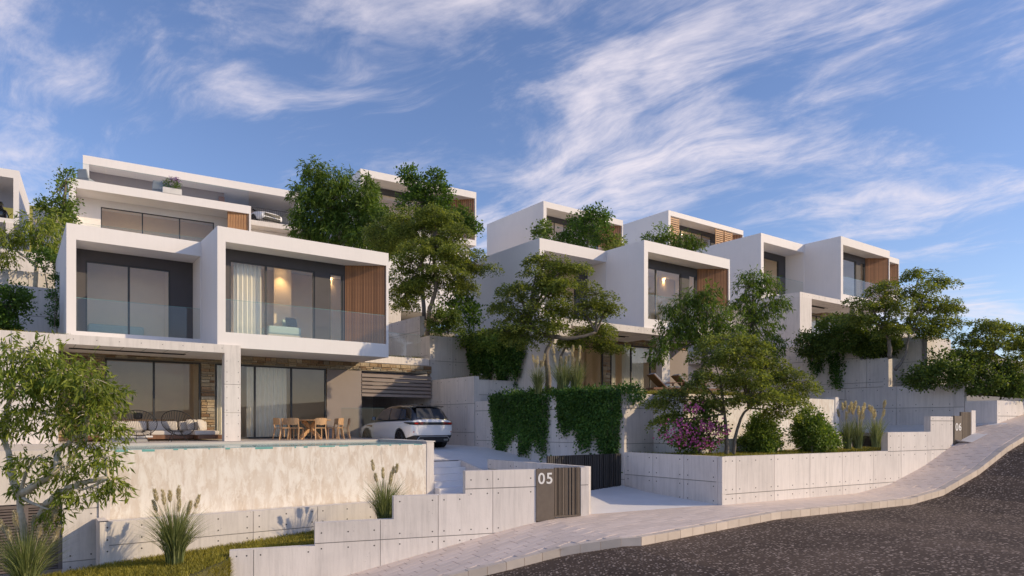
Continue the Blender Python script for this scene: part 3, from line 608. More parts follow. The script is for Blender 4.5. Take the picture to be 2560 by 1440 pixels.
    by = 1.07; bo = [(6.39, 9.56, 3.82, 6.56), (10.16, 10.72, 3.82, 6.57)]
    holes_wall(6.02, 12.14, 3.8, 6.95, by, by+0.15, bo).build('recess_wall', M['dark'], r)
    window(r, 6.39, 9.56, 3.82, 6.56, by+0.03, (7.7,)); window(r, 10.16, 10.72, 3.82, 6.57, by+0.03)
    slats(r, (10.78, 1.04), (12.13, 0.13), 3.8, 6.948, 26 if detail > 1 else 20, 0.62, 0.07)
    railing(r, [(6.03, 0.16), (12.12, 0.16)], 3.76, 4.95, seglen=6.2)
    MB().box(6.1, 12.1, 3.7, 3.8, 3.81, 6.94).box(9.15, 9.3, by+2.0, 3.7, 3.81, 6.94).box(8.6, 9.15, by+2.0, by+2.12, 3.81, 6.94).build('room', M['inner'], r)
    if detail > 1: curtain(r, 6.62, 7.62, by+0.35, 3.82, 6.55, 6)
    else: curtain(r, 6.45, 6.9, by+0.35, 3.82, 6.55, 4)
    if warm: lamp_at(r, 8.85 if detail > 1 else 7.15, by+1.72 if detail > 1 else by+2.2, 6.9, 40 if detail > 1 else 26); lamp_at(r, 11.2, by+2.6, 6.9, 14)
    return r
HA = (0.0, 25.0, -0.62)
vA = villa(HA, 'nearest white villa standing above the travertine pool wall', 2)
vB = villa((18.09, 21.98, 1.11), 'middle white villa behind the wooden loungers on its lawn', 1, colx=6.88, colw=0.55, lx0=1.5)
vC = villa((36.87, 22.59, 4.47), 'white villa with slatted screen above the highest concrete garden walls', 1, fx0=0.9, pierw=1.27, colx=7.2, lx0=0.88, warm=False)
vD = villa((59.2, 32.0, 8.9), 'farthest white villa just showing past the third one', 0, warm=False)
def wpart(root, name, m, mt): return m.build(name, M[mt], root)
# carport of the nearest villa
for i in range(6):
    MB().hexa([(12.32, 2.86, 1.80+i*0.17), (15.78, 2.86, 1.80+i*0.17), (15.78, 3.0, 1.86+i*0.17), (12.32, 3.0, 1.86+i*0.17), (12.32, 2.85, 1.90+i*0.17), (15.78, 2.85, 1.90+i*0.17), (15.78, 2.99, 1.96+i*0.17), (12.32, 2.99, 1.96+i*0.17)]).build('louvre_slat', M['louvre_l'], vA)
MB().box(12.32, 15.8, 3.12, 9.3, 2.93, 3.26).build('carport_roof', M['concrete'], vA)
MB().box(12.302, 15.8, 9.3, 9.5, -0.6, 3.2).build('carport_wall', M['concrete'], vA)
MB().box(12.31, 14.9, 9.2, 9.28, -0.4, 1.83).build('dark_opening', M['black'], vA)  # flat black sheet: the darkness of an opening put into its colour
MB().box(12.302, 12.42, 3.12, 9.3, -0.6, 2.92).build('carport_wall', M['taupe'], vA)
gs = empty('glass_screen', (0, 0, 0), 0, 'clear glass screen at the terrace edge beside the parked car', 'glass screen'); gs.location = W(11.1, 27.2, -0.62); gs.rotation_euler = (0, 0, ANG)
railing(gs, [(0, 0.0), (1.5, -1.0)], 0.0, 1.25, seglen=2.0, name='panels')
MB().box(12.5, 15.7, 2.95, 3.1, 3.3, 3.62).build('roof_kerb', M['concrete'], vA)
railing(vA, [(12.4, 3.4), (15.5, 3.4)], 3.3, 4.75, seglen=3.2)

# ------------------------------------------------------------ villas of the upper row
def upper(corner, L, H, ang, label, depth=9.0, tt=0.54, tb=0.45, wood=None, glass=(0.25, 0.75), zlow=None, mull=(0.5,), dark=True, rail=True):
    r = empty('villa', (corner.x, corner.y, corner.z-H), ang, label, 'house', 'white villas of the upper row')
    portal_box(r, 0, L, 0, depth, 0, H, tl=0.35, tr=0.12, tb=tb, tt=tt)
    by = 1.8; x0, x1 = L*glass[0], L*glass[1]; zt_ = H-tt-0.45
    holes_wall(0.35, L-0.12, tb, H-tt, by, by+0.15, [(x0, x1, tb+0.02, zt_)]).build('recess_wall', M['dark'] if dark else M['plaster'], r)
    window(r, x0, x1, tb+0.02, zt_, by+0.03, [x0+(x1-x0)*m for m in mull]); MB().box(0.4, L-0.2, by+2.6, by+2.7, tb, H-tt).build('room', M['inner'], r)
    if wood: slats(r, (L*wood[0], wood[2] if len(wood) > 2 else 1.2), (L*wood[1]-0.12, 0.1), tb, H-tt, wood[3] if len(wood) > 3 else 14, 0.72, 0.06, 'wood' if len(wood) < 5 else wood[4])
    if rail: railing(r, [(0.4, 0.12), (L-0.15, 0.12)], tb-0.02, tb+1.05, seglen=2.5)
    if zlow is not None: MB().box(0.3, L-0.3, 0.6, depth, zlow-(corner.z-H), -0.003).build('lower_storey', M['plaster'], r)
    return r
UA = math.radians(31.2); U1v = Vector((math.cos(UA), math.sin(UA), 0)); U2v = Vector((-math.sin(UA), math.cos(UA), 0))
c3 = at(171.5, 444, 41)
u1 = upper(c3, 10.4, 4.1, UA, 'white villa with roof terrace and carport behind the nearest villa', wood=(0.86, 1.0, 0.25, 8, 'wood_l'), glass=(0.16, 0.8), mull=(0.35, 0.68), dark=False, zlow=5.0)
def u1p(x, y, z): return (x, y, z)
# top storey with carport, over the roof of u1 (local coords of u1, z=0 at its base)
H3 = 4.1; x0, x1, y0, z0 = 0.65, 14.9, 4.6, H3+0.002; zt_ = H3+3.05
MB().box(x0, x1, y0, y0+7, zt_-0.55, zt_).box(x0, x0+0.35, y0, y0+7, z0, zt_-0.55).box(x1-0.25, x1, y0, y0+7, z0-0.3, zt_-0.55).build('top_storey', M['plaster'], u1)
MB().box(x0+0.35, 9.6, y0+1.5, y0+1.65, z0, zt_-0.55).build('back_wall', M['taupe'], u1)
MB().box(6.2, 9.2, y0+1.44, y0+1.498, z0, z0+1.75).build('recess_panel', M['dark'], u1)
MB().box(9.2, 9.6, y0+1.3, y0+1.498, z0, z0+2.15).build('timber_post', M['teak_d'], u1)
MB().box(10.402, 15.2, 3.0, 14, H3-0.42, H3-0.06).build('carport_deck', M['concrete'], u1); MB().box(15.21, 15.5, 2.6, 6, H3-3.5, H3-0.1).build('pier', M['concrete'], u1)
MB().box(10.5, 15.0, 4.2, 12, 0, H3-0.43).build('lower_storey', M['plaster'], u1)
MB().box(x0+0.35, x1, y0+2.8, y0+12, H3-0.05, H3-0.002).build('deck', M['terrace'], u1)
railing(u1, [(0.25, 0.2), (10.3, 0.2)], H3, H3+1.05, seglen=1.7); 
br = empty('bar_railing', (0, 0, 0), parent=u1)
MB().tube([(10.5, 3.1, H3+0.9), (12.6, 3.1, H3+0.9), (15.1, 3.1, H3+0.9)], 0.025, 6).tube([(10.5, 3.1, H3+0.08), (15.1, 3.1, H3+0.08)], 0.02, 6).build('rail', M['black'], br)
for i in range(35): MB().box(10.5+i*0.132, 10.515+i*0.132, 3.09, 3.105, H3-0.05, H3+0.9).build('bar', M['black'], br)
UC = math.radians(32.2)
u2 = upper(at(901, 421, 52), 10.1, 4.5, UC, 'white villa with timber end panel rising behind the tall trees', wood=(0.83, 1.0, 1.4, 12), glass=(0.2, 0.75), zlow=9.0)
u3 = upper(at(1358.75, 502, 61), 10.0, 4.6, ANG, 'white flat roofed villa behind the rooftop tree', wood=(0.80, 1.0, 1.4, 12), glass=(0.1, 0.7), zlow=8.0, mull=(0.3, 0.5, 0.7))
u4 = upper(at(1671, 525, 74), 13.4, 4.8, ANG, 'white villa with pale timber lattice shutters on the upper slope', wood=(0.84, 1.0, 1.6, 8), glass=(0.2, 0.72), zlow=10.0, mull=(0.22, 0.5, 0.76), depth=13)
lamp_at(u4, 6.5, 3.6, 4.0, 120)
for xa in (0.4, 8.2, 9.9):
    lt = empty('lattice_shutter', (0, 0, 0), parent=u4); hgt = 3.8
    MB().box(xa, xa+0.07, 0.05, 0.12, 0.45, 4.2).box(xa+1.35, xa+1.42, 0.05, 0.12, 0.45, 4.2).build('shutter_frame', M['wood_l'], lt)
    me = MB().box(xa+0.07, xa+1.35, 0.06, 0.11, 0, 0.13).mesh('slat', M['wood_l'])
    for i in range(16): link('slat', me, lt, (0, 0, 0.5+i*0.23))
MB().box(-0.01, 0.03, 9.0, 10.4, 1.0, 3.2).build('side_window', M['frame'], u4)
c0 = at(48, 427, 46)
u0 = empty('villa', (c0.x, c0.y, c0.z-3.6), UA, 'white carport villa with dark car at the frame edge', 'house', 'white villas of the upper row')
MB().box(-9, 0, 0, 8, 3.05, 3.6).box(-0.32, 0, 0, 8, 0.3, 3.05).box(-9, 0, 0, 8, 0, 0.3).build('carport_box', M['plaster'], u0)
MB().box(-0.72, -0.3, -0.1, 0.4, -6.5, -0.003).build('column', M['concrete'], u0); MB().box(-9, 0, 2.4, 3.0, -6.5, -0.003).build('back_wall', M['concrete'], u0)

# ------------------------------------------------------------ garden walls
G = 'concrete garden walls on the slope'
cwall('tall concrete wall beside the parked white car', xy(W(15.82, 34.4)), xy(W(15.82, 24.3)), [(0, 10.1, 2.0)], -1.6, pw=2.4, ph=1.24, zoff=-0.4)
vw = empty('retaining_wall', W(15.82, 24.28, -2.8), 0, 'curved concrete wall carrying the hanging ivy above the drive', 'wall', G)
pts = [(15.86, 24.28), (16.15, 22.0), (16.65, 19.5), (17.2, 16.86)]
for i in range(3):
    a, b = W(*pts[i]), W(*pts[i+1]); wall_seg(vw, xy(a), xy(b), [(0, (b-a).length, 0.92 if i < 1 else 1.04)], -3.0, pw=2.6, ph=1.24, zoff=-0.72)
wall_seg(vw, xy(W(17.2, 16.858)), xy(W(18.67, 16.858)), [(0, 1.47, 1.04)], -1.6, pw=1.2, ph=1.24, zoff=-0.72)
cwall('short concrete wall between lit corner and second pool', xy(W(18.672, 16.85)), xy(W(18.672, 15.5)), [(0, 1.35, 1.0)], -1.6, pw=1.0, ph=1.24, zoff=-0.72)
cwall('concrete block holding the slender tree and round bush', xy(W(15.83, 28.1)), xy(W(18.6, 28.1)), [(0, 2.77, 4.12)], 1.0, pw=1.25, ph=1.24, zoff=1.7)
bw = cwall('concrete side wall with stepped top above the carport roof', xy(W(15.84, 33)), xy(W(15.84, 28.12)), [(0, 3.9, 5.16), (3.9, 4.88, 4.12)], 2.66, pw=2.4, ph=1.24, zoff=3.2)
cwall('shaded concrete wall under the trees behind the carport', xy(W(11.5, 36.5)), xy(W(18.6, 36.5)), [(0, 7.1, 7.0)], 3.0, pw=2.4, ph=1.24, zoff=3.4)
cwall('concrete garden wall with sunlit top above the grass strip', xy(W(-8, 33)), xy(W(1.45, 33)), [(0, 9.45, 5.4)], 2.0, pw=2.4, ph=1.24, zoff=3.0)
cwall('second concrete garden wall under the spreading pale tree', xy(W(-9, 37)), xy(W(2.5, 37)), [(0, 11.5, 6.7)], 3.0, pw=2.4, ph=1.24, zoff=3.0)
cwall('third concrete garden wall below the carport villa', xy(W(-11, 41.5)), xy(W(3.5, 41.5)), [(0, 14.5, 8.5)], 4.0, pw=2.4, ph=1.24, zoff=3.6)
cwall('uppermost grey concrete wall beside the carport column', xy(W(1.2, 58)), xy(W(9, 58)), [(0, 7.8, 14.9)], 7.0, pw=2.4, ph=1.24, zoff=3.6)
cwall('concrete wall continuing the nearest villa frame behind the leaning tree', xy(W(-7, 25.02)), xy(W(-0.003, 25.02)), [(0, 6.997, 2.73)], -1.2, pw=1.6, ph=1.24, zoff=2.2)
# house 06 side: second pool, terraces
p2 = empty('swimming_pool', W(18.7, 15.5, -1.4), ANG, 'second raised pool with travertine wall behind the maples', 'pool')
MB().box(0.0, 9.9, 0, 0.3, 0.8, 2.42).build('travertine_wall', M['travertine'], p2); MB().box(9.902, 10.2, -0.03, 4.2, 0.2, 2.52).build('end_wall', M['concrete'], p2)
MB().box(0.0, 9.9, 0.302, 3.2, 1.9, 2.40).build('water', M['water'], p2); MB().box(0, 9.9, -0.75, -0.5, 0, 0.85).build('trough', M['concrete'], p2); MB().box(0.0, 9.9, -0.5, 0.0, 0.4, 0.6).build('gutter', M['travertine'], p2)
cwall('long shaded concrete wall behind the plumed grasses', xy(W(33.1, 27)), xy(W(33.1, 12.2)), [(0, 14.8, 1.70)], -2.0, pw=2.4, ph=1.22, zoff=-0.52)
cwall('low concrete wall end beside the uphill drive', xy(W(33.12, 12.18)), xy(W(33.12, 11.0)), [(0, 1.18, 0.95)], -1.5, pw=2.4, ph=1.22, zoff=-1.6, holes=False)
rr = W(33.12, 10.99)
cwall('sunlit low wall along the top of the pavement', xy(rr), (rr.x+PD[0]*9, rr.y+PD[1]*9), [(0, 9, 0.95)], -1.5, pw=2.4, ph=1.22, zoff=0.3)
cwall('upper concrete wall with stepped top under the dark bushes', xy(W(33.16, 26)), xy(W(33.16, 15.4)), [(0, 9.3, 3.57), (9.3, 10.6, 3.07)], 1.72, pw=2.4, ph=1.22, zoff=1.95)
cwall('small concrete return wall beneath the leaning maple trunks', xy(W(33.17, 15.38)), xy(W(34.6, 15.38)), [(0, 1.43, 3.07)], 0.8, pw=2.4, ph=1.22, zoff=1.95)
tb = empty('terrace_block', W(34.62, 15.3, 0.5), 0, 'square concrete terrace block lit at its front corner', 'wall', G)
wall_seg(tb, xy(W(34.62, 24)), xy(W(34.62, 14.3)), [(0, 9.7, 4.1)], 0.5, pw=2.4, ph=1.22, zoff=1.7)
wall_seg(tb, xy(W(34.62, 14.298)), xy(W(37.2, 14.298)), [(0, 2.58, 4.1)], 0.5, pw=2.4, ph=1.22, zoff=1.7)
railing(tb, [(0, 0), (0, 0)], 0, 0.01) if False else None
def slab(name, corners, z, mt, kind='structure'):
    return tag(MB().add([(*xy(W(s, t)), z if not hasattr(z, '__len__') else z[i]) for i, (s, t) in enumerate(corners)], [tuple(range(len(corners)))]).build(name, M[mt]), kind=kind)
slab('garden_bed', [(16.1, 24.3), (18.2, 24.3), (18.2, 28.1), (15.9, 28.1)], 1.82, 'soil')
slab('garden_bed', [(16.0, 28.3), (19.6, 28.3), (19.6, 36.5), (16.0, 36.5)], 4.02, 'soil')
slab('garden_bed', [(-7, 25.2), (1.5, 25.2), (1.5, 33), (-8, 33)], 2.68, 'soil')
slab('garden_bed', [(-8, 33.2), (2.5, 33.2), (2.5, 37), (-9, 37)], 5.2, 'soil')
slab('garden_bed', [(-9, 37.2), (3.5, 37.2), (3.5, 41.5), (-11, 41.5)], 6.5, 'soil')
slab('garden_bed', [(-11, 41.7), (4, 41.7), (4, 47), (-11, 47)], 8.3, 'soil')
slab('garden_bed', [(17.3, 16.95), (18.66, 16.95), (18.66, 20.8), (18.09, 24.3), (16.0, 24.3), (16.3, 22)], 0.86, 'soil')
slab('garden_bed', [(17.35, 16.8), (17.4, 13.05), (29.4, 11.8), (29.4, 15.0), (18.66, 15.0), (18.66, 16.8)], -1.1, 'soil')
slab('garden_bed', [(33.3, 15.5), (34.6, 15.5), (39, 24), (39, 27), (33.3, 27)], 3.0, 'soil')
slab('garden_bed', [(33.25, 12.2), (33.25, 15.3), (34.6, 14.2), (44, 14), (52, 14), (46, 7.5), (38, 8.6)], (1.55, 1.55, 1.55, 1.55, 2.2, 1.0, 0.85), 'soil')
slab('lawn', [(18.66, 15.85), (18.66, 20.8), (30.5, 20.8), (30.5, 15.85)], 1.05, 'soil')
slab('driveway', [(29.9, 12.4), (30.3, 10.9), (33.1, 10.6), (33.1, 20), (29.8, 20)], (-0.45, -0.75, 0.0, -0.2, -0.3), 'drive')
slab('lawn', [(-8, 8.5), (1.0, 10.5), (12.0, 14.8), (13.3, 17.8), (11.0, 19.2), (1.72, 19.2), (1.5, 20.2), (-8, 20.2)], (-3.95, -3.55, -2.9, -2.75, -2.85, -3.46, -3.48, -4.0), 'soil')

slab('path', [(11.3, 15.5), (13.44, 15.0), (13.44, 19.8), (11.3, 19.8)], -2.44, 'drive')
cwall('hidden footing wall behind the upper ivy sheet', xy(W(15.9, 24.32)), xy(W(18.05, 24.32)), [(0, 2.15, 1.86)], 0.5, pw=2.4, ph=1.22)
# ------------------------------------------------------------ foliage
def quads(name, V, mt, parent=None, per=4):
    V = np.asarray(V, dtype=np.float32).reshape(-1, 3); n = len(V)//per
    me = bpy.data.meshes.new(name); me.vertices.add(n*per); me.vertices.foreach_set('co', V[:n*per].ravel())
    me.loops.add(n*per); me.loops.foreach_set('vertex_index', np.arange(n*per, dtype=np.int32))
    me.polygons.add(n); me.polygons.foreach_set('loop_start', np.arange(0, n*per, per, dtype=np.int32)); me.polygons.foreach_set('loop_total', np.full(n, per, dtype=np.int32))
    me.materials.append(mt); me.update(calc_edges=True); o = bpy.data.objects.new(name, me); COL.objects.link(o)
    if parent: o.parent = parent; o.location = -parent.location
    return o
def unit(a): return a/np.maximum(np.linalg.norm(a, axis=1, keepdims=True), 1e-6)
def leaf_quads(c, d, nrm, l, w):
    d = unit(d); s = unit(np.cross(d, nrm)); n = len(c); l = np.asarray(l).reshape(-1, 1); w = np.asarray(w).reshape(-1, 1)
    return np.stack([c, c+d*l*0.45+s*w*0.5, c+d*l, c+d*l*0.45-s*w*0.5], axis=1)
def ball(n, inner=0.35):
    v = unit(rng.normal(size=(n, 3))); return v*(inner+(1-inner)*rng.random((n, 1))**0.6)
def crown(blobs, kind, dens=1.0, size=1.0):
    out = []; tips = []
    for c, rx, ry, rz in blobs:
        c = np.array(c); R = np.array([rx, ry, rz]); vol = (rx*ry*rz)**(2/3)
        if kind == 'willow':
            nt_ = int(210*vol*dens/size**1.6)+20; o = ball(nt_, 0.25)*R+c; k = 9; up = unit((o-c)/R)
            base = np.repeat(o, k, 0); ax = np.repeat(up*0.6+np.array([0, 0, -0.5])+rng.normal(size=(nt_, 3))*0.35, k, 0)
            step = np.tile(np.linspace(0, 1, k), nt_).reshape(-1, 1)*0.30*size; ax = unit(ax)
            p = base+ax*step+rng.normal(size=base.shape)*0.03*size; d = ax*0.5+rng.normal(size=base.shape)*0.55+np.array([0, 0, -0.55])
            n_ = rng.normal(size=base.shape)+np.array([0, 0, 0.8]); L_ = rng.uniform(0.10, 0.19, len(p))*size
            out.append(leaf_quads(p, d, n_, L_*1.2, L_*0.27)); tips.append(o)
        elif kind == 'maple':
            npad = int(21*vol*dens/size**1.4)+4; o = ball(npad, 0.3)*R*np.array([1.0, 1.0, 1.12])+c
            for q_ in o:
                pr = rng.uniform(0.22, 0.46)*size; m = int(210*(pr/0.4/size)**2); a = rng.random(m)*2*math.pi; rr_ = pr*np.sqrt(rng.random(m))
                off = np.stack([np.cos(a)*rr_, np.sin(a)*rr_, -0.6*(rr_/pr)**2*pr+rng.normal(size=m)*0.06*size], 1)
                tilt = (q_-c)/R*0.25; off[:, 2] -= off[:, 0]*tilt[0]*0.6+off[:, 1]*tilt[1]*0.6
                d = np.stack([np.cos(a), np.sin(a), rng.normal(size=m)*0.3-0.35], 1)+rng.normal(size=(m, 3))*0.35
                n_ = np.array([0.45, -0.1, 0.9])+rng.normal(size=(m, 3))*0.6; L_ = rng.uniform(0.06, 0.115, m)*size
                out.append(leaf_quads(q_+off, d, n_, L_, L_*0.62))
            tips.append(o)
        else:
            nl = int(2400*vol*dens/size**2)+130; ncl = max(6, int(nl/45)); cc = ball(ncl, 0.5)*R+c; idx = rng.integers(0, ncl, nl)
            p = cc[idx]+rng.normal(size=(nl, 3))*0.13*size*np.array([1, 1, 0.8]); nn = unit((p-c)/R)
            d = nn+rng.normal(size=(nl, 3))*0.7; n_ = nn*0.6+np.array([0, 0, 0.6])+rng.normal(size=(nl, 3))*0.6; L_ = rng.uniform(0.075, 0.15, nl)*size
            out.append(leaf_quads(p, d, n_, L_, L_*0.6)); tips.append(cc[::3])
    return np.concatenate(out).reshape(-1, 3), tips
def limb(m, pts, r0, r1, n=8):
    sp = spline(pts, 5); k = len(sp); wob = [p+Vector(rng.normal(size=3)*r0*0.12) if 0 < i < k-1 else p for i, p in enumerate(sp)]
    m.tube(wob, [r0+(r1-r0)*(i/(k-1)) for i in range(k)], n)
def tree(name, label, kind, trunk, blobs, lm, bark='bark', r=0.09, dens=1.0, size=1.0, group=None, cat='tree', twig=True, fork=None):
    base = Vector(trunk[0][0]); o = empty(name, base, 0, label, cat, group); V, tips = crown(blobs, kind, dens, size)
    quads('crown', V, M[lm], o)
    m = MB()
    for i, t in enumerate(trunk): limb(m, t, r if i == 0 else r*0.75, r*0.5 if i == 0 else r*0.4)
    fk = Vector(trunk[0][-1])
    for (c, rx, ry, rz), tp in zip(blobs, tips):
        c = Vector(c); st_ = min((Vector(t[-1]) for t in trunk), key=lambda q_: (q_-c).length); mid = st_.lerp(c, 0.5)+Vector((0, 0, 0.12*(c-st_).length))*(1 if c.z > st_.z else -0.3)
        limb(m, [st_, mid, c], r*0.42, r*0.16, 6)
        if twig:
            for q_ in tp[::max(1, len(tp)//7)]: q_ = Vector(q_); limb(m, [c, c.lerp(q_, 0.5)+Vector((0, 0, 0.06)), q_], r*0.15, r*0.05, 4)
    mm = m.build('trunk', M[bark], o, -base, smooth=True); return o
def B(u, v, D, ru, rv, rd=None): s_ = D/F; return (tuple(at(u, v, D)), ru*s_, (rd if rd else (ru*0.7+rv*0.3)*s_), rv*s_)
GT = 'garden trees between the villas'
# left foreground tree
D = 14.4
tree('tree', 'pale curving trunk tree leaning over the lawn before the pool', 'willow',
     [[at(72, 1500, D), at(66, 1400, D), at(55, 1290, D), at(48, 1240, D)], [at(48, 1240, D), at(25, 1180, D), at(24, 1140, D+.3), at(8, 1085, D+.4), at(15, 1030, D+.6)],
      [at(50, 1240, D), at(100, 1205, D-.2), at(140, 1175, D-.3), at(142, 1140, D-.2), at(160, 1115, D), at(215, 1075, D+.1)], [at(95, 1300, D+.2), at(125, 1250, D), at(170, 1222, D-.2), at(215, 1205, D-.3), at(270, 1195, D-.3)]],
     [B(75, 880, D, 75, 34), B(55, 965, D, 95, 60), B(150, 930, D, 85, 60), B(80, 920, D-.2, 80, 50), B(210, 950, D-.3, 70, 40), B(215, 985, D, 65, 45), B(270, 985, D+.2, 42, 26), B(110, 1035, D, 95, 42), B(225, 1040, D-.2, 70, 30), B(285, 1070, D, 28, 14), B(20, 1050, D+.3, 40, 40), B(85, 1150, D-.3, 50, 22), B(165, 1170, D-.2, 48, 22), B(215, 1115, D, 60, 18), B(265, 1152, D-.2, 36, 16), B(285, 1205, D-.2, 32, 15), B(205, 1225, D-.3, 62, 15), B(130, 1275, D-.2, 18, 10), B(60, 1215, D+.1, 16, 8)],
     'willow', 'bark_l', 0.105, 0.95, 0.95)
D = 26.5
tree('maple_tree', 'broad olive maple growing out of the ivy bed on the second terrace', 'maple',
     [[at(1372, 985, D), at(1370, 930, D), at(1366, 880, D), at(1385, 842, D)], [at(1385, 842, D), at(1345, 830, D), at(1320, 800, D)], [at(1385, 842, D), at(1440, 845, D), at(1490, 830, D)]],
     [B(1365, 645, D, 40, 18), B(1420, 665, D, 50, 20), B(1340, 690, D, 60, 24), B(1410, 715, D-.3, 75, 28), B(1290, 725, D, 55, 20), B(1490, 735, D, 45, 24), B(1340, 765, D-.4, 80, 24), B(1450, 775, D, 70, 20), B(1255, 765, D+.2, 38, 14), B(1525, 768, D, 32, 10), B(1290, 808, D, 60, 22), B(1375, 812, D-.3, 50, 18), B(1265, 830, D+.3, 45, 16), B(1320, 845, D, 50, 14)],
     'maple', 'bark', 0.13, 1.6, 1.0, GT)
tree('maple_tree', 'low spreading maple branchwork in front of the second villa portal', 'maple', [[at(1395, 985, D+1), at(1400, 900, D+1), at(1420, 860, D+1)]],
     [B(1490, 815, D+1, 62, 16), B(1475, 845, D+1, 75, 18), B(1530, 868, D+1, 45, 8), B(1420, 855, D+1, 30, 10)], 'maple', 'bark', 0.07, 1.7, 0.95, GT)
D = 31.5
tree('maple_tree', 'tall dark maple on the concrete block between the first two villas', 'maple', [[at(1069, 838, D), at(1075, 770, D), at(1090, 720, D), at(1085, 650, D), at(1090, 580, D)]],
     [B(1085, 540, D, 60, 26), B(960, 590, D+2, 55, 34), B(1000, 550, D+1.5, 50, 30), B(1040, 575, D+.5, 65, 26), B(1120, 580, D, 55, 24), B(1080, 620, D-.4, 85, 26), B(1150, 640, D, 60, 20), B(1030, 655, D, 55, 26), B(1110, 680, D-.3, 75, 24), B(1195, 665, D+.3, 42, 10), B(1020, 710, D, 45, 26), B(1150, 715, D, 45, 24), B(1060, 715, D+.4, 50, 26), B(1010, 745, D, 35, 20)],
     'maple', 'bark', 0.12, 2.1, 1.05, GT)
D = 36
tree('broadleaf_tree', 'bright green broadleaf tree reaching above the timber panel villa roof', 'bush', [[at(1060, 800, D), at(1055, 650, D), at(1058, 520, D)]],
     [B(1020, 435, D, 26, 14), B(1050, 465, D, 40, 22), B(1085, 445, D, 18, 18), B(1095, 490, D, 38, 24), B(1040, 510, D, 50, 28), B(1150, 545, D, 28, 22), B(1100, 540, D, 44, 28), B(1185, 560, D, 18, 20), B(1150, 760, D-4, 40, 22), B(1185, 790, D-4, 20, 20)],
     'broad', 'bark', 0.12, 1.8, 1.25, GT)
D = 40
tree('willow_tree', 'large yellow green drooping tree behind the nearest villa roof', 'willow', [[at(870, 640, D), at(850, 590, D), at(822, 530, D)], [at(870, 640, D), at(845, 570, D), at(880, 500, D)]],
     [B(785, 425, D, 28, 18), B(835, 450, D, 45, 28), B(770, 480, D, 42, 26), B(850, 495, D, 60, 30), B(790, 530, D, 60, 34), B(880, 540, D, 50, 30), B(915, 505, D-.5, 30, 40), B(770, 575, D, 40, 24), B(840, 580, D, 60, 26), B(915, 590, D-1, 50, 30), B(950, 550, D-1, 36, 40), B(960, 610, D-2, 40, 24), B(1000, 590, D-3, 40, 40), B(925, 460, D, 18, 18)],
     'willow_g', 'bark_l', 0.14, 2.7, 1.6, GT)
tree('shrub', 'dark round bush beside the slender trunk on the concrete block', 'bush', [[at(1120, 836, 31), at(1115, 810, 31)]], [B(1110, 795, 31, 36, 34), B(1135, 812, 31, 22, 20), B(1092, 805, 31, 20, 26)], 'bush', 'bark', 0.05, 1.5, 0.95, None, 'shrub')
# behind the first villa, left
D = 29.5
tree('tree', 'pale branching tree above the sunlit garden wall', 'willow', [[at(88, 722, D), at(92, 660, D), at(96, 635, D), at(88, 590, D)], [at(92, 665, D), at(60, 640, D), at(30, 620, D)]],
     [B(90, 555, D, 40, 18), B(120, 590, D, 42, 24), B(145, 555, D+1, 25, 22), B(65, 590, D, 30, 14), B(20, 590, D-.5, 26, 20), B(10, 640, D-.5, 26, 18), B(135, 620, D+.5, 26, 16)], 'willow', 'bark_l', 0.09, 1.2, 1.25, GT)
tree('tree', 'tall thin tree rising beside the roof terrace villa', 'bush', [[at(150, 560, 38), at(160, 500, 38), at(165, 450, 38)]], [B(168, 442, 38, 16, 12), B(155, 468, 38, 16, 14), B(165, 500, 38, 18, 18), B(130, 515, 38, 35, 22), B(110, 510, 38, 14, 14), B(150, 545, 38, 36, 20), B(165, 530, 38, 20, 30)], 'bush_l', 'bark', 0.09, 1.0, 1.35, GT)
tree('shrub', 'dense dark bush on the grass strip at the picture edge', 'bush', [[at(20, 822, 24), at(20, 780, 24)]], [B(10, 760, 24, 38, 40), B(45, 735, 24, 28, 26), B(62, 755, 24, 20, 18), B(20, 800, 24, 40, 26), B(-20, 780, 24, 40, 40)], 'broad', 'bark', 0.06, 1.6, 0.95, None, 'shrub')
tree('ivy_plant', 'slim climbing plant against the villa side wall', 'bush', [[at(136, 818, 26), at(138, 760, 26)]], [B(138, 710, 26.5, 7, 20), B(136, 750, 26.5, 8, 24), B(137, 790, 26.5, 8, 26)], 'ivy', 'bark', 0.02, 1.8, 0.8, None, 'climber')
tree('shrub', 'thin reddish stemmed shrub between the stacked garden walls', 'bush', [[at(118, 720, 29), at(112, 680, 29)]], [B(120, 660, 29, 24, 26), B(140, 640, 29, 16, 20), B(100, 640, 29, 20, 18)], 'broad', 'bark', 0.03, 0.8, 0.95, None, 'shrub')
# front right planter
D = 22.3
tree('oleander', 'pink flowering oleander in the planter', 'bush', [[at(1738, 1140, D), at(1735, 1100, D)], [at(1745, 1140, D), at(1760, 1090, D)]], [B(1735, 1045, D, 50, 26), B(1700, 1080, D, 45, 22), B(1770, 1080, D, 45, 24), B(1735, 1110, D, 48, 20), B(1745, 1020, D, 26, 14)], 'bush', 'bark', 0.04, 1.25, 0.9, None, 'shrub')
ol = bpy.data.objects['oleander']; fl = []
for u, v, n_ in [(1740, 1025, 40), (1700, 1060, 40), (1760, 1065, 60), (1720, 1080, 40), (1790, 1070, 40), (1680, 1090, 35), (1770, 1112, 45), (1745, 1100, 30), (1710, 1110, 20), (1800, 1085, 20)]:
    for _ in range(n_):
        c = at(u+rng.normal()*17, v+rng.normal()*9, D-0.45+rng.normal()*0.2)
        for k in range(5):
            a = k*1.2566+rng.random(); d = np.array([[math.cos(a), rng.normal()*0.2-0.4, math.sin(a)]]); fl.append(leaf_quads(np.array([c]), d, np.array([[0, -1.0, 0.3]]), [0.042], [0.03]))
tag(quads('flowers', np.concatenate(fl).reshape(-1, 3), M['pink'], ol), kind='stuff')
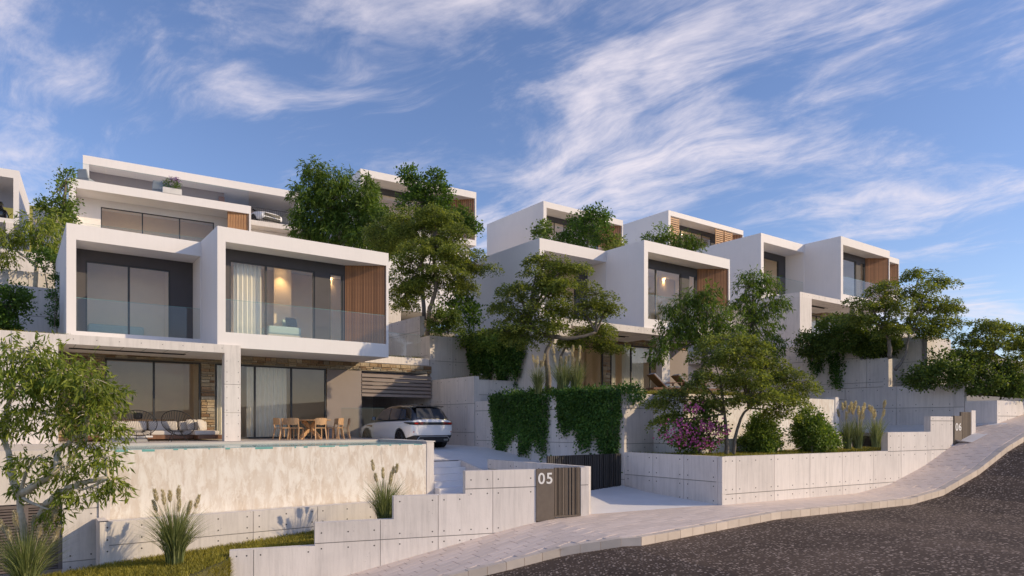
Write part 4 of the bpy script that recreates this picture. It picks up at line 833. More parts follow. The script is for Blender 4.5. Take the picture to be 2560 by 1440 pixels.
tree('maple_tree', 'wide two trunk maple in the planter beside the oleander', 'maple', [[at(1817, 1141, D), at(1815, 1080, D), at(1812, 1035, D)], [at(1833, 1141, D), at(1840, 1085, D), at(1855, 1040, D), at(1872, 1020, D)]],
     [B(1820, 850, D+.6, 60, 18), B(1880, 862, D+.5, 50, 22), B(1780, 885, D+.3, 55, 24), B(1850, 890, D, 80, 26), B(1925, 900, D+.5, 45, 22), B(1960, 935, D, 62, 22), B(1890, 945, D-.4, 70, 26), B(1800, 945, D-.3, 60, 26), B(2010, 955, D+.2, 40, 16), B(1740, 950, D, 45, 26), B(1690, 990, D, 50, 20), B(1650, 1005, D, 38, 12), B(1800, 995, D, 60, 22), B(1900, 995, D-.4, 80, 24), B(1985, 985, D, 62, 18), B(1660, 1045, D, 28, 16), B(1940, 1022, D, 45, 14)],
     'maple', 'bark', 0.085, 1.5, 0.9, GT)
D = 23.6
tree('shrub', 'rounded light green bush under the maple by the planter edge', 'bush', [[at(1905, 1135, D), at(1905, 1100, D)]], [B(1902, 1092, D, 46, 36), B(1908, 1062, D, 30, 30), B(1900, 1110, D, 50, 22)], 'bush_l', 'bark', 0.04, 3.0, 0.75, 'round bushes in the planter', 'shrub')
tree('shrub', 'rounded light green bush beside the plumed grasses', 'bush', [[at(2030, 1132, D), at(2030, 1100, D)]], [B(2028, 1085, D+.3, 52, 40), B(2022, 1052, D+.3, 32, 30), B(2050, 1105, D+.3, 48, 26)], 'bush_l', 'bark', 0.04, 3.0, 0.75, 'round bushes in the planter', 'shrub')
D = 28
tree('willow_tree', 'drooping green tree in front of the second villa screen', 'willow', [[at(1770, 1000, D), at(1755, 930, D), at(1765, 850, D)]],
     [B(1725, 745, D, 28, 16), B(1770, 735, D, 36, 18), B(1700, 770, D, 40, 22), B(1770, 775, D, 55, 26), B(1690, 805, D, 50, 20), B(1760, 815, D, 70, 26), B(1830, 810, D, 35, 24), B(1700, 840, D, 45, 18), B(1790, 850, D, 60, 22), B(1640, 880, D-.5, 26, 20), B(1660, 850, D-.5, 24, 18)], 'willow_g', 'bark', 0.1, 1.3, 1.15, GT)
D = 33
tree('willow_tree', 'drooping green tree between second and third villas', 'willow', [[at(1905, 980, D), at(1895, 900, D), at(1880, 800, D)]],
     [B(1885, 690, D, 30, 16), B(1920, 710, D, 24, 22), B(1870, 720, D, 34, 20), B(1860, 755, D, 32, 22), B(1910, 770, D, 40, 24), B(1950, 752, D, 26, 10), B(1900, 810, D, 50, 26), B(1890, 850, D, 55, 26), B(1930, 870, D, 35, 30), B(1860, 900, D, 50, 24)], 'willow_g', 'bark', 0.11, 1.2, 1.3, GT)
# third villa
D = 30.5
tree('maple_tree', 'twin stem maple leaning out over the stepped concrete wall', 'maple', [[at(2226, 897, D), at(2222, 850, D), at(2212, 825, D)], [at(2238, 925, D-.3), at(2262, 890, D-.2), at(2272, 835, D)]],
     [B(2300, 680, D+1, 34, 12), B(2345, 705, D+1, 40, 14), B(2290, 720, D+.5, 55, 18), B(2215, 715, D, 45, 16), B(2160, 755, D, 50, 18), B(2240, 755, D, 60, 20), B(2330, 755, D+.6, 60, 20), B(2385, 760, D+1, 32, 14), B(2200, 795, D, 60, 18), B(2290, 800, D+.3, 65, 20), B(2360, 800, D+.7, 45, 16), B(2130, 790, D, 32, 14), B(2230, 820, D, 50, 14), B(2330, 825, D+.5, 42, 12)], 'maple', 'bark', 0.1, 1.45, 1.05, GT)
for (u, v, ru, rv), lb in [((2030, 860, 40, 30), 'dark bush at the corner column of the third villa'), ((2100, 830, 60, 48), 'tall dark bush against the third villa portal'), ((2190, 850, 60, 42), 'dark bush beside the leaning maple stems')]:
    tree('shrub', lb, 'bush', [[at(u, v+rv+12, 33), at(u, v+10, 33)]], [B(u-ru*.3, v, 33, ru*.7, rv), B(u+ru*.35, v+5, 33, ru*.65, rv*.85), B(u, v+rv*.45, 33, ru, rv*.6)], 'bush', 'bark', 0.05, 1.9, 1.0, 'dark bushes by the third villa', 'shrub')
D = 30
tree('maple_tree', 'layered maple at the upper end of the street', 'maple', [[at(2505, 985, D), at(2500, 930, D), at(2480, 880, D)]],
     [B(2470, 810, D, 50, 14), B(2530, 820, D+.5, 44, 16), B(2420, 840, D, 45, 16), B(2490, 850, D, 60, 18), B(2550, 860, D+.5, 42, 20), B(2440, 880, D-.3, 60, 18), B(2520, 900, D, 60, 22), B(2590, 840, D, 50, 30)], 'maple', 'bark', 0.1, 1.4, 1.05, GT)
for (u, v, ru, rv), lb in [((2300, 942, 36, 26), 'small dark bush at the foot of the square terrace block'), ((2375, 915, 55, 50), 'big dark bush before the lit terrace wall'), ((2450, 940, 60, 46), 'dark spreading bush under the layered maple'), ((2535, 945, 45, 44), 'dark bush at the far end of the low wall')]:
    tree('shrub', lb, 'bush', [[at(u, v+rv+6, 29.5), at(u, v+10, 29.5)]], [B(u-ru*.35, v, 29.5, ru*.65, rv), B(u+ru*.35, v+4, 29.5, ru*.65, rv*.9), B(u, v+rv*.4, 29.5, ru, rv*.6)], 'bush', 'bark', 0.05, 1.3, 1.0, 'dark bushes at the street end', 'shrub')
# roof gardens
D = 37
tree('shrub', 'bright bush at the roof corner of the second villa', 'bush', [[at(1362, 608, D), at(1360, 585, D)]], [B(1355, 570, D, 22, 18), B(1372, 590, D, 24, 14), B(1345, 592, D, 16, 8)], 'bush_l', 'bark', 0.04, 1.2, 1.1, 'plants of the roof gardens', 'shrub')
tree('broadleaf_tree', 'leafy tree growing from the second villa roof garden', 'bush', [[at(1468, 628, D), at(1470, 590, D), at(1475, 550, D)]], [B(1500, 535, D, 24, 22), B(1455, 545, D, 28, 18), B(1480, 565, D, 44, 22), B(1440, 580, D, 28, 16), B(1500, 590, D, 28, 18), B(1470, 605, D, 34, 16)], 'broad', 'bark', 0.06, 1.2, 1.25, 'plants of the roof gardens')
tree('shrub', 'low dark shrub between roof tree and corner bush', 'bush', [[at(1410, 618, D), at(1410, 605, D)]], [B(1408, 598, D, 24, 10), B(1425, 606, D, 20, 9)], 'broad', 'bark', 0.03, 1.3, 1.1, 'plants of the roof gardens', 'shrub')
tree('shrub', 'olive shrub near the timber end panel on the roof', 'bush', [[at(1540, 640, D), at(1540, 615, D)]], [B(1545, 602, D, 20, 12), B(1530, 618, D, 22, 12)], 'maple', 'bark', 0.03, 1.3, 1.1, 'plants of the roof gardens', 'shrub')
D = 39
tree('shrub', 'leafy bush on the roof above the second villa screen', 'bush', [[at(1650, 622, D), at(1655, 600, D)]], [B(1655, 585, D, 22, 18), B(1635, 600, D, 24, 12), B(1675, 605, D, 24, 12)], 'bush_l', 'bark', 0.03, 1.2, 1.15, 'plants of the roof gardens', 'shrub')
tree('shrub', 'drooping bush at the roof end before the lattice shutters', 'willow', [[at(1718, 640, D), at(1715, 610, D)]], [B(1715, 600, D, 30, 20), B(1735, 612, D, 18, 18), B(1700, 612, D, 22, 12)], 'willow_g', 'bark', 0.03, 1.2, 1.3, 'plants of the roof gardens', 'shrub')

# ivy and hanging vines
def vine(label, P0, P1, segs, lm, out=0.18, n=235, name='ivy_plant', lsz=0.085, group='climbing and hanging ivy'):
    P0 = np.array(P0); P1 = np.array(P1); d = P1-P0; L = np.linalg.norm(d); d = d/L; nr = np.array([d[1], -d[0]]); o = empty(name, (P0[0], P0[1], segs[0][2]), 0, label, 'climber', group); V = []; m = MB()
    for x0, x1, zt_, zb, k in segs:
        ns = int(n*(x1-x0)*k)
        for _ in range(ns):
            x = rng.uniform(x0, x1); edge = min(1, 2.5*min(x-x0, x1-x)/(x1-x0)+0.45); ln = (zt_-zb)*(rng.uniform(0.45, 1.0)**0.45)*edge*(1.22 if rng.random() < 0.07 else 1.0)*(0.86+0.14*math.sin(x*5.1)); c = int(ln/0.075)+2
            z = zt_+rng.normal()*0.05-np.linspace(0, ln, c); xx = x+np.cumsum(rng.normal(size=c)*0.022); of = 0.03+out*rng.random()*np.minimum(1, np.linspace(0.9, 0.35, c)+0.1)
            p = np.stack([P0[0]+d[0]*xx+nr[0]*of, P0[1]+d[1]*xx+nr[1]*of, z], 1)+rng.normal(size=(c, 3))*0.035
            dd = np.stack([nr[0]*0.5+rng.normal(size=c)*0.6, nr[1]*0.5+rng.normal(size=c)*0.6, -0.6+rng.normal(size=c)*0.4], 1); nn = np.stack([np.full(c, nr[0]), np.full(c, nr[1]), np.full(c, 0.45)], 1)+rng.normal(size=(c, 3))*0.5
            l_ = rng.uniform(0.7, 1.25, c)*lsz; V.append(leaf_quads(p, dd, nn, l_, l_*0.85))
            if rng.random() < 0.06: m.tube([p[i] for i in range(0, c, 4)], 0.007, 4) if c > 8 else None
    quads('leaves', np.concatenate(V).reshape(-1, 3), M[lm], o)
    if m.v: m.build('stems', M['bark'], o, -Vector(o.location))
    return o
a, b = W(16.03, 22.9), W(16.55, 20.05)
vine('dense ivy curtain hanging nearest the parked car', xy(a), xy(b), [(-0.25, 1.3, 1.1, -1.35, 1), (1.2, 2.2, 1.1, -1.3, 1), (2.1, 2.75, 1.0, -1.6, 0.8)], 'ivy')
a, b = W(16.55, 20.0), W(17.2, 16.86)
vine('wider ivy curtain hanging above the charcoal gate', xy(a), xy(b), [(0.35, 1.25, 1.2, -0.75, 1), (1.1, 2.1, 1.2, -1.0, 1), (1.95, 3.05, 1.15, -1.75, 1)], 'ivy')
a, b = W(18.05, 28.0), W(18.05, 23.6)
vine('tall ivy sheet climbing the second villa side wall', xy(a), xy(b), [(0.0, 2.2, 4.1, 1.9, 0.8), (1.8, 4.3, 4.2, 1.6, 0.8)], 'ivy', 0.3, 240, lsz=0.11)
tree('shrub', 'light green shrubs on top of the tall ivy sheet', 'bush', [[W(17.7, 27.4, 3.9), W(17.7, 27.2, 4.2)]], [((*xy(W(17.7-i*0.02, 27.8-i*0.75)), 4.05-0.1*i), 0.5, 0.5, 0.42) for i in range(5)], 'bush_l', 'bark', 0.03, 1.6, 0.95, None, 'shrub', twig=False)
a, b = W(33.16, 19.3), W(33.16, 17.0)
vine('trailing ivy spilling over the upper concrete wall', xy(a), xy(b), [(0, 0.9, 3.7, 2.4, 0.6), (0.9, 1.9, 3.7, 1.6, 0.45)], 'ivy', 0.14, 110, lsz=0.1)
a, b = W(16.3, 21.9), W(17.6, 17.4)
tree('groundcover_plant', 'leafy ivy bed along the top of the curved wall', 'bush', [[W(16.6, 21, 0.9), W(16.6, 21, 1.1)]], [((*xy(W(16.35+i*0.2, 22.6-i*0.95)), 1.06), 0.62, 0.62, 0.24) for i in range(7)], 'ivy', 'bark', 0.02, 1.5, 0.85, None, 'plant', twig=False)

# pampas grasses
def pampas(label, base, h, spread, nb, plumes, seed, group='plumed pampas grasses', lw=1.0):
    rs = np.random.default_rng(seed); o = empty('pampas_grass', base, 0, label, 'grass clump', group); V = []
    for _ in range(nb):
        a = rs.random()*2*math.pi; ln = h*rs.uniform(0.55, 1.05); lean = spread*rs.random()**0.8; dr = np.array([math.cos(a), math.sin(a), 0]); p = dr*0.11*h*rs.random(); pts = []
        for i in range(7):
            f = i/6; pts.append(p+dr*lean*h*(f**2.1)*1.1+np.array([0, 0, ln*(f-0.42*lean*f**2.6)]))
        s_ = np.array([-dr[1], dr[0], 0]); sv = s_*math.cos(rs.random()*3)+dr*0.5; w = 0.012*lw*rs.uniform(0.7, 1.3)
        for i in range(6):
            w0 = w*(1-(i/6)**1.5); w1 = w*(1-((i+1)/6)**1.5); V.append([pts[i]-sv*w0, pts[i]+sv*w0, pts[i+1]+sv*w1, pts[i+1]-sv*w1])
    ob = quads('blades', np.array(V).reshape(-1, 3), M['pampas'], o); ob.location = (0, 0, 0)
    for (dx, dy, hz, ln) in plumes:
        m = MB(); tip = Vector((dx, dy, hz)); st_ = Vector((dx*0.12, dy*0.12, 0.1)); dr = (tip-Vector((dx*0.6, dy*0.6, hz*0.55))).normalized(); b0 = tip-dr*ln
        m.tube(spline([st_, Vector((dx*0.45, dy*0.45, hz*0.5)), b0, tip], 4), 0.006*lw, 5); PV = []
        m.tube([b0, b0+dr*ln*0.3, b0+dr*ln*0.7, tip], [0.012, 0.026*lw, 0.022*lw, 0.004], 7)
        for _ in range(170):
            f = rs.random(); r_ = 0.026*lw*math.sin(math.pi*min(1, f*0.85+0.12)); a = rs.normal(size=3); a = a/np.linalg.norm(a); c = np.array(b0+dr*ln*f)+a*r_
            PV.append(leaf_quads(np.array([c]), np.array([np.array(dr)+a*0.55]), np.array([rs.normal(size=3)]), [0.08], [0.014])[0])
        for q_ in PV: m.add(q_, [(0, 1, 2, 3)])
        m.build('plume', M['plume'], o)
    return o
def plm(n, h, sp, seed, ln=0.26):
    rs = np.random.default_rng(seed); return [(sp*h*math.cos(a)*rs.uniform(0.3, 1), sp*h*math.sin(a)*rs.uniform(0.3, 1), h*rs.uniform(0.82, 1.12), ln*rs.uniform(0.8, 1.2)) for a in np.linspace(0, 6.1, n)+rs.random()]
pampas('plumed grass clump at the foot of the pale trunk tree', at(66, 1478, 14.0), 1.6, 0.58, 680, plm(8, 1.5, 0.42, 1, 0.3), 1)
pampas('plumed grass clump on the lawn before the trough', at(437, 1412, 16.2), 1.7, 0.55, 680, plm(9, 1.72, 0.36, 2, 0.3), 2)
pampas('plumed grass clump behind the stepped entrance wall', at(962, 1318, 18.95), 1.6, 0.5, 520, plm(7, 1.65, 0.3, 3, 0.3), 3)
pampas('plumed grass clump behind the maple trunk on the terrace', at(1345, 985, 26.2), 1.25, 0.4, 260, plm(6, 1.5, 0.2, 4), 4)
pampas('wide plumed grass clump right of the terrace maple', at(1408, 985, 25.6), 1.5, 0.45, 380, plm(8, 1.6, 0.25, 5), 5)
pampas('plumed grass clump beside the first lounger', at(1440, 985, 25.6), 1.5, 0.42, 300, plm(5, 1.65, 0.2, 6), 6)
for i, (u, v) in enumerate(((2118, 1120), (2145, 1119), (2190, 1116))):
    pampas(['first plumed grass beside the round bush in the planter', 'middle plumed grass of the planter row', 'last plumed grass before the stepped planter wall'][i], at(u, v+2, 24.4), 1.25, 0.36, 260, plm(7, 1.5, 0.22, 10+i), 20+i)

# lawns
def lawn(name, poly, zf, n, h, mt, w=0.007):
    P = np.array(poly); lo = P.min(0); hi = P.max(0); q_ = rng.uniform(lo, hi, (int(n*1.0), 2)); ins = np.zeros(len(q_), bool); j = len(P)-1
    for i in range(len(P)):
        xi, yi = P[i]; xj, yj = P[j]; c = ((yi > q_[:, 1]) != (yj > q_[:, 1])) & (q_[:, 0] < (xj-xi)*(q_[:, 1]-yi)/(yj-yi+1e-12)+xi); ins ^= c; j = i
    q_ = q_[ins]; m = len(q_); z = zf(q_); b = np.concatenate([q_, z[:, None]], 1); a = rng.random(m)*2*math.pi; s_ = np.stack([np.cos(a), np.sin(a), np.zeros(m)], 1)*w
    t_ = b+np.concatenate([rng.normal(size=(m, 2))*h*0.4, (h*rng.uniform(0.6, 1.25, m))[:, None]], 1)
    mid = (b+t_)/2+np.array([0, 0, h*0.08]); V = np.stack([b-s_, b+s_, mid+s_*0.8, t_], 1)
    o = quads(name, V.reshape(-1, 3), M[mt]); return tag(o, kind='stuff')
def wl(*c): return [xy(W(s, t)) for s, t in c]
def lawn_z(q_):
    s = q_@E1; t = q_@E2; return -3.46+np.clip(s-1.7, -6, 11)*0.062-np.clip(1.7-s, 0, 3)*0.03-np.clip(17-t, 0, 8)*0.02
# a smooth soil sheet that follows the same slope
lm_ = MB(); n1 = 24; vv = []
for j in range(n1):
    for i in range(n1):
        x = ([-9, -7, -5, -3.5, -2.4, -1.5, -0.8, -0.3, -0.011]+[i_*0.65 for i_ in range(15)])[i]; fx = a5(x, 0.14 if x > -0.01 else max(-4.0, -0.1+x*1.75)); sb = float(np.interp(x, [-9, 0, 9.1], [-6, 3.5, 11.4])); bk = xy(W(sb, 19.19)); g = j/(n1-1)
        X = fx[0]+(bk[0]-fx[0])*g; Y = fx[1]+(bk[1]-fx[1])*g; vv.append((X, Y, float(lawn_z(np.array([[X, Y]]))[0])-0.01))
bpy.data.objects.remove(bpy.data.objects['lawn.001'])
sk = [(X, Y, Z-1.3) for X, Y, Z in vv[:n1]]; lm_.add(sk+vv[:n1], [(i, i+1, n1+i+1, n1+i) for i in range(n1-1)])
lm_.add(vv, [(j*n1+i, j*n1+i+1, (j+1)*n1+i+1, (j+1)*n1+i) for j in range(n1-1) for i in range(n1-1)]); tag(lm_.build('lawn', M['soil']), kind='structure')
gv = []
for _ in range(9000):
    i = rng.integers(0, n1-2); f = rng.random(); g = rng.random()*0.6
    if i > 8: continue
    a_ = np.array(vv[i])*(1-f)+np.array(vv[i+1])*f; b_ = a_+np.array([0.02, -0.02, -1.3*g]); th = rng.random()*6.28; sv = np.array([math.cos(th), math.sin(th), 0])*0.008; tp_ = b_+np.array([0.06*rng.normal()+0.05, 0.05*rng.normal()-0.05, 0.10*rng.uniform(0.6, 1.3)])
    gv.append([b_-sv, b_+sv, (b_+tp_)/2+sv*0.7, tp_])
tag(quads('grass', np.array(gv).reshape(-1, 3), M['grass']), kind='stuff')
lawn('grass', [a5(-8, -3.9), a5(-2.3, -3.9), a5(-0.1, -0.15), a5(-0.1, 0.3)]+[a5(6.2, 0.3), xy(W(9.5, 19.15)), xy(W(-5, 19.15))], lawn_z, 190000, 0.10, 'grass', 0.008)
lawn('grass', wl((-6, 25.2), (1.5, 25.2), (1.5, 33), (-7, 33)), lambda q_: np.full(len(q_), 2.68), 30000, 0.14, 'grass', 0.012)
lawn('grass', wl((18.7, 15.85), (18.7, 21.5), (26, 21.5), (26, 15.85)), lambda q_: np.full(len(q_), 1.05), 40000, 0.16, 'grass', 0.012)
lawn('grass', wl((17.4, 16.7), (17.5, 13.1), (29.3, 11.9), (29.3, 14.6), (18.7, 14.7)), lambda q_: np.full(len(q_), -1.1), 50000, 0.13, 'grass', 0.01)
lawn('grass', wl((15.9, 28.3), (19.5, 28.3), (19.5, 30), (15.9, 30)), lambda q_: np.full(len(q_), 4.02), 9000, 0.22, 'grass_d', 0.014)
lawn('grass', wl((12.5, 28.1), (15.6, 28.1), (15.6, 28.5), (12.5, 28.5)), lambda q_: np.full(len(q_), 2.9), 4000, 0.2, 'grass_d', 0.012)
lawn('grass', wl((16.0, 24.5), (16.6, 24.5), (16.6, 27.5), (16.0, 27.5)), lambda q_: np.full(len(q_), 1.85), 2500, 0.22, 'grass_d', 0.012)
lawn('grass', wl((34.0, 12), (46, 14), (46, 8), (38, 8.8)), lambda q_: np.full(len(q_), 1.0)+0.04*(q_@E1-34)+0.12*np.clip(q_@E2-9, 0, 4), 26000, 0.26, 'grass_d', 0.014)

# ------------------------------------------------------------ cars
def smooth_body(secs, mt, name, parent, sub=2):
    n = len(secs[0]); vs = []; fs = []
    for sec in secs:
        vs += [(-x, y, z) for x, y, z in sec]+[(x, y, z) for x, y, z in reversed(sec[:-1] if abs(sec[-1][0]) < 1e-5 else sec)]
    k = len(vs)//len(secs)
    for i in range(len(secs)-1):
        for j in range(k): fs.append((i*k+j, i*k+(j+1) % k, (i+1)*k+(j+1) % k, (i+1)*k+j))
    fs += [tuple(range(k-1, -1, -1)), tuple((len(secs)-1)*k+j for j in range(k))]
    o = MB().add(vs, fs).build(name, mt, parent, smooth=True); s_ = o.modifiers.new('sub', 'SUBSURF'); s_.levels = sub; s_.render_levels = sub; return o
def car(label, loc, rz, paint, roofm, pitch=0.0):
    r = empty('parked_car', loc, rz, label, 'car'); r.rotation_euler = (pitch, 0, rz); r.scale = (1.05, 1.03, 1.05)
    # y forward, rear at y=0, length 4.7
    def sec(y, wb, zb, wm, zm, wsn, zsn, zt_, wt): return [(wb*0.8, y, zb), (wb, y, zb+0.06), (wm, y, zm), (wsn, y, zsn), (wt, y, zt_), (0, y, zt_+0.02)]
    S = [sec(0.0, 0.70, 0.42, 0.80, 0.62, 0.80, 0.98, 1.06, 0.70), sec(0.06, 0.82, 0.34, 0.90, 0.60, 0.90, 0.98, 1.08, 0.74), sec(0.45, 0.92, 0.28, 0.97, 0.66, 0.95, 0.98, 1.08, 0.78), sec(1.0, 0.93, 0.25, 0.98, 0.66, 0.96, 0.99, 1.07, 0.80),
         sec(2.0, 0.92, 0.24, 0.965, 0.62, 0.95, 0.98, 1.05, 0.80), sec(3.1, 0.92, 0.24, 0.965, 0.62, 0.95, 0.96, 1.04, 0.78), sec(3.8, 0.93, 0.26, 0.975, 0.64, 0.93, 0.90, 1.0, 0.72), sec(4.35, 0.90, 0.28, 0.94, 0.62, 0.88, 0.82, 0.92, 0.66), sec(4.66, 0.80, 0.32, 0.86, 0.58, 0.80, 0.76, 0.84, 0.56), sec(4.72, 0.70, 0.38, 0.78, 0.56, 0.72, 0.72, 0.78, 0.48)]
    b = smooth_body(S, M[paint], 'body', r)
    for y in (0.88, 3.72):
        for sd in (-1, 1):
            c = MB(); c.tube([(sd*0.62, y, 0.36), (sd*1.2, y, 0.36)], 0.405, 28); cu_ = c.build('cutter', M['black'], r)
            md = b.modifiers.new('arch', 'BOOLEAN'); md.object = cu_; md.operation = 'DIFFERENCE'; md.solver = 'FAST'
    dg = bpy.context.evaluated_depsgraph_get(); nm = bpy.data.meshes.new_from_object(b.evaluated_get(dg)); b.modifiers.clear(); b.data = nm
    for o in [o for o in r.children if o.name.startswith('cutter')]: bpy.data.objects.remove(o)
    def cab(y, zt_, wt, zb=1.0, wb=0.84): return [(wb, y, zb), (wb*0.97, y, zb+(zt_-zb)*0.35), (wt+0.05, y, zt_-0.10), (wt-0.03, y, zt_-0.015), (0, y, zt_)]
    CB = [cab(0.16, 1.06, 0.70), cab(0.20, 1.20, 0.70), cab(0.46, 1.58, 0.64), cab(0.9, 1.64, 0.66), cab(1.7, 1.67, 0.68), cab(2.4, 1.63, 0.67), cab(2.9, 1.46, 0.66), cab(3.35, 1.16, 0.68), cab(3.6, 1.03, 0.66)]
    smooth_body(CB, M[roofm], 'roof', r)
    sp = MB(); sp.hexa([(-0.60, 0.24, 1.545), (0.60, 0.24, 1.545), (0.62, 0.62, 1.60), (-0.62, 0.62, 1.60), (-0.60, 0.22, 1.58), (0.60, 0.22, 1.58), (0.60, 0.62, 1.635), (-0.60, 0.62, 1.635)]); sp.build('spoiler', M[roofm], r, bevel=0.01)
    MB().hexa([(-0.02, 0.78, 1.63), (0.02, 0.78, 1.63), (0.03, 0.98, 1.63), (-0.03, 0.98, 1.63), (-0.008, 0.78, 1.70), (0.008, 0.78, 1.70), (0.01, 0.9, 1.69), (-0.01, 0.9, 1.69)]).build('roof_fin', M[roofm], r)
    MB().add([(-0.60, 0.165, 1.12), (0.60, 0.165, 1.12), (0.53, 0.325, 1.50), (-0.53, 0.325, 1.50), (-0.60, 0.2, 1.12), (0.60, 0.2, 1.12), (0.53, 0.38, 1.49), (-0.53, 0.38, 1.49)], [(0, 1, 2, 3), (0, 4, 5, 1), (1, 5, 6, 2), (2, 6, 7, 3), (3, 7, 4, 0)]).build('rear_window', M['car_glass'], r)
    for sd in (-1, 1):
        for poly in ([(0.62, 1.09), (1.02, 1.09), (1.02, 1.47), (0.80, 1.47)], [(1.10, 1.09), (1.85, 1.08), (1.85, 1.51), (1.10, 1.49)], [(1.95, 1.08), (3.12, 1.07), (2.72, 1.40), (2.40, 1.50), (1.95, 1.52)]):
            vs = []
            for y, z in poly: f = (z-1.0)/0.6; vs.append((sd*(0.862-0.03*f-0.115*max(0, f-0.1)), y, z))
            vs += [(x-sd*0.05, y, z) for x, y, z in vs]; n = len(poly)
            MB().add(vs, [tuple(range(n))]+[(i, (i+1) % n, n+(i+1) % n, n+i) for i in range(n)]).build('side_window', M['car_glass'], r)
        MB().hexa([(sd*0.93, 2.9, 1.06), (sd*1.07, 2.93, 1.06), (sd*1.07, 3.04, 1.06), (sd*0.93, 3.06, 1.06), (sd*0.93, 2.92, 1.2), (sd*1.06, 2.94, 1.2), (sd*1.06, 3.02, 1.18), (sd*0.93, 3.04, 1.18)]).build('mirror', M[roofm], r, bevel=0.015)
        MB().hexa([(sd*0.945, 3.2, 0.80), (sd*0.972, 3.2, 0.80), (sd*0.955, 3.75, 0.86), (sd*0.93, 3.75, 0.86), (sd*0.94, 3.2, 0.86), (sd*0.967, 3.2, 0.86), (sd*0.953, 3.75, 0.875), (sd*0.93, 3.75, 0.875)]).build('side_vent', M['amber'], r)
        MB().hexa([(sd*0.94, 1.3, 0.30), (sd*0.972, 1.3, 0.30), (sd*0.972, 3.3, 0.30), (sd*0.94, 3.3, 0.30), (sd*0.94, 1.3, 0.35), (sd*0.962, 1.3, 0.35), (sd*0.962, 3.3, 0.35), (sd*0.94, 3.3, 0.35)]).build('sill_trim', M['black'], r)
        # tail lamps wrap round the corner
        MB().hexa([(sd*0.36, -0.016, 0.88), (sd*0.80, 0.0, 0.88), (sd*0.80, 0.08, 0.88), (sd*0.36, 0.06, 0.88), (sd*0.36, -0.01, 0.985), (sd*0.80, 0.02, 0.985), (sd*0.80, 0.08, 0.985), (sd*0.36, 0.06, 0.985)]).build('lamp_housing', M['black'], r)
        MB().hexa([(sd*0.80, 0.0, 0.88), (sd*0.925, 0.15, 0.895), (sd*0.90, 0.2, 0.895), (sd*0.78, 0.08, 0.88), (sd*0.80, 0.02, 0.985), (sd*0.94, 0.17, 0.985), (sd*0.90, 0.2, 0.985), (sd*0.78, 0.08, 0.985)]).hexa([(sd*0.925, 0.15, 0.905), (sd*0.965, 0.5, 0.955), (sd*0.93, 0.5, 0.955), (sd*0.88, 0.2, 0.905), (sd*0.94, 0.17, 0.985), (sd*0.965, 0.52, 0.982), (sd*0.93, 0.5, 0.982), (sd*0.88, 0.2, 0.985)]).build('lamp_housing', M['black'], r)
        t_ = MB(); t_.box(*(sorted((sd*0.44, sd*0.60))), -0.026, 0.03, 0.905, 0.918).box(*(sorted((sd*0.44, sd*0.60))), -0.026, 0.03, 0.955, 0.968).box(*(sorted((sd*0.64, sd*0.79))), -0.022, 0.03, 0.905, 0.965); t_.build('tail_lamp', M['red_lamp'], r)
        MB().hexa([(sd*0.80, 0.0, 0.61), (sd*0.90, 0.2, 0.58), (sd*0.86, 0.2, 0.58), (sd*0.76, 0.06, 0.61), (sd*0.80, 0.0, 0.645), (sd*0.90, 0.2, 0.625), (sd*0.86, 0.2, 0.625), (sd*0.76, 0.06, 0.645)]).build('reflector', M['red_lamp'], r)
        MB().hexa([(sd*0.42, 4.735, 0.66), (sd*0.74, 4.60, 0.68), (sd*0.70, 4.5, 0.68), (sd*0.40, 4.6, 0.66), (sd*0.42, 4.72, 0.735), (sd*0.76, 4.57, 0.765), (sd*0.70, 4.5, 0.765), (sd*0.40, 4.6, 0.735)]).build('headlight', M['lampglass'], r)
        for y in (0.88, 3.72):
            w = MB(); w.tube([(sd*0.72, y, 0.36), (sd*0.77, y, 0.36), (sd*0.95, y, 0.36), (sd*0.975, y, 0.36)], [0.33, 0.365, 0.365, 0.335], 32); wo = w.build('wheel', M['rubber'], r, smooth=False)
            rm_ = MB(); rm_.tube([(sd*0.979, y, 0.36), (sd*0.984, y, 0.36)], 0.075, 16)
            for k in range(10):
                a = k*math.pi/5
                for da in (-0.09, 0.09): rm_.beam((sd*0.982, y+0.06*math.cos(a), 0.36+0.06*math.sin(a)), (sd*0.979, y+0.265*math.cos(a+da), 0.36+0.265*math.sin(a+da)), 0.016, 0.022)
            ring = [(sd*0.979, y+0.272*math.cos(k*math.pi/18), 0.36+0.272*math.sin(k*math.pi/18)) for k in range(36)]; rm_.tube(ring, 0.012, 5, closed=True); rm_.build('rim', M['rim'], wo)
            MB().disc((sd*0.60, y, 0.36), (sd, 0, 0), 0.405, 0.02, 24).build('wheel_well', M['black'], r)
    MB().hexa([(-0.36, -0.02, 0.885), (0.36, -0.02, 0.885), (0.36, 0.05, 0.885), (-0.36, 0.05, 0.885), (-0.36, -0.012, 0.98), (0.36, -0.012, 0.98), (0.36, 0.05, 0.98), (-0.36, 0.05, 0.98)]).build('tail_panel', M['black'], r)
    MB().hexa([(-0.66, -0.03, 0.24), (0.66, -0.03, 0.24), (0.80, 0.4, 0.22), (-0.80, 0.4, 0.22), (-0.82, 0.0, 0.50), (0.82, 0.0, 0.50), (0.93, 0.42, 0.40), (-0.93, 0.42, 0.40)]).build('rear_bumper', M['black'], r, bevel=0.02)
    MB().tube([(-0.70, -0.045, 0.33), (-0.60, -0.04, 0.45), (0.60, -0.04, 0.45), (0.70, -0.045, 0.33)], 0.02, 6).build('bumper_trim', M['chrome'], r)
    for sd in (-1, 1): MB().box(*(sorted((sd*0.44, sd*0.62))), -0.05, 0.02, 0.29, 0.36).build('exhaust', M['chrome'], r)
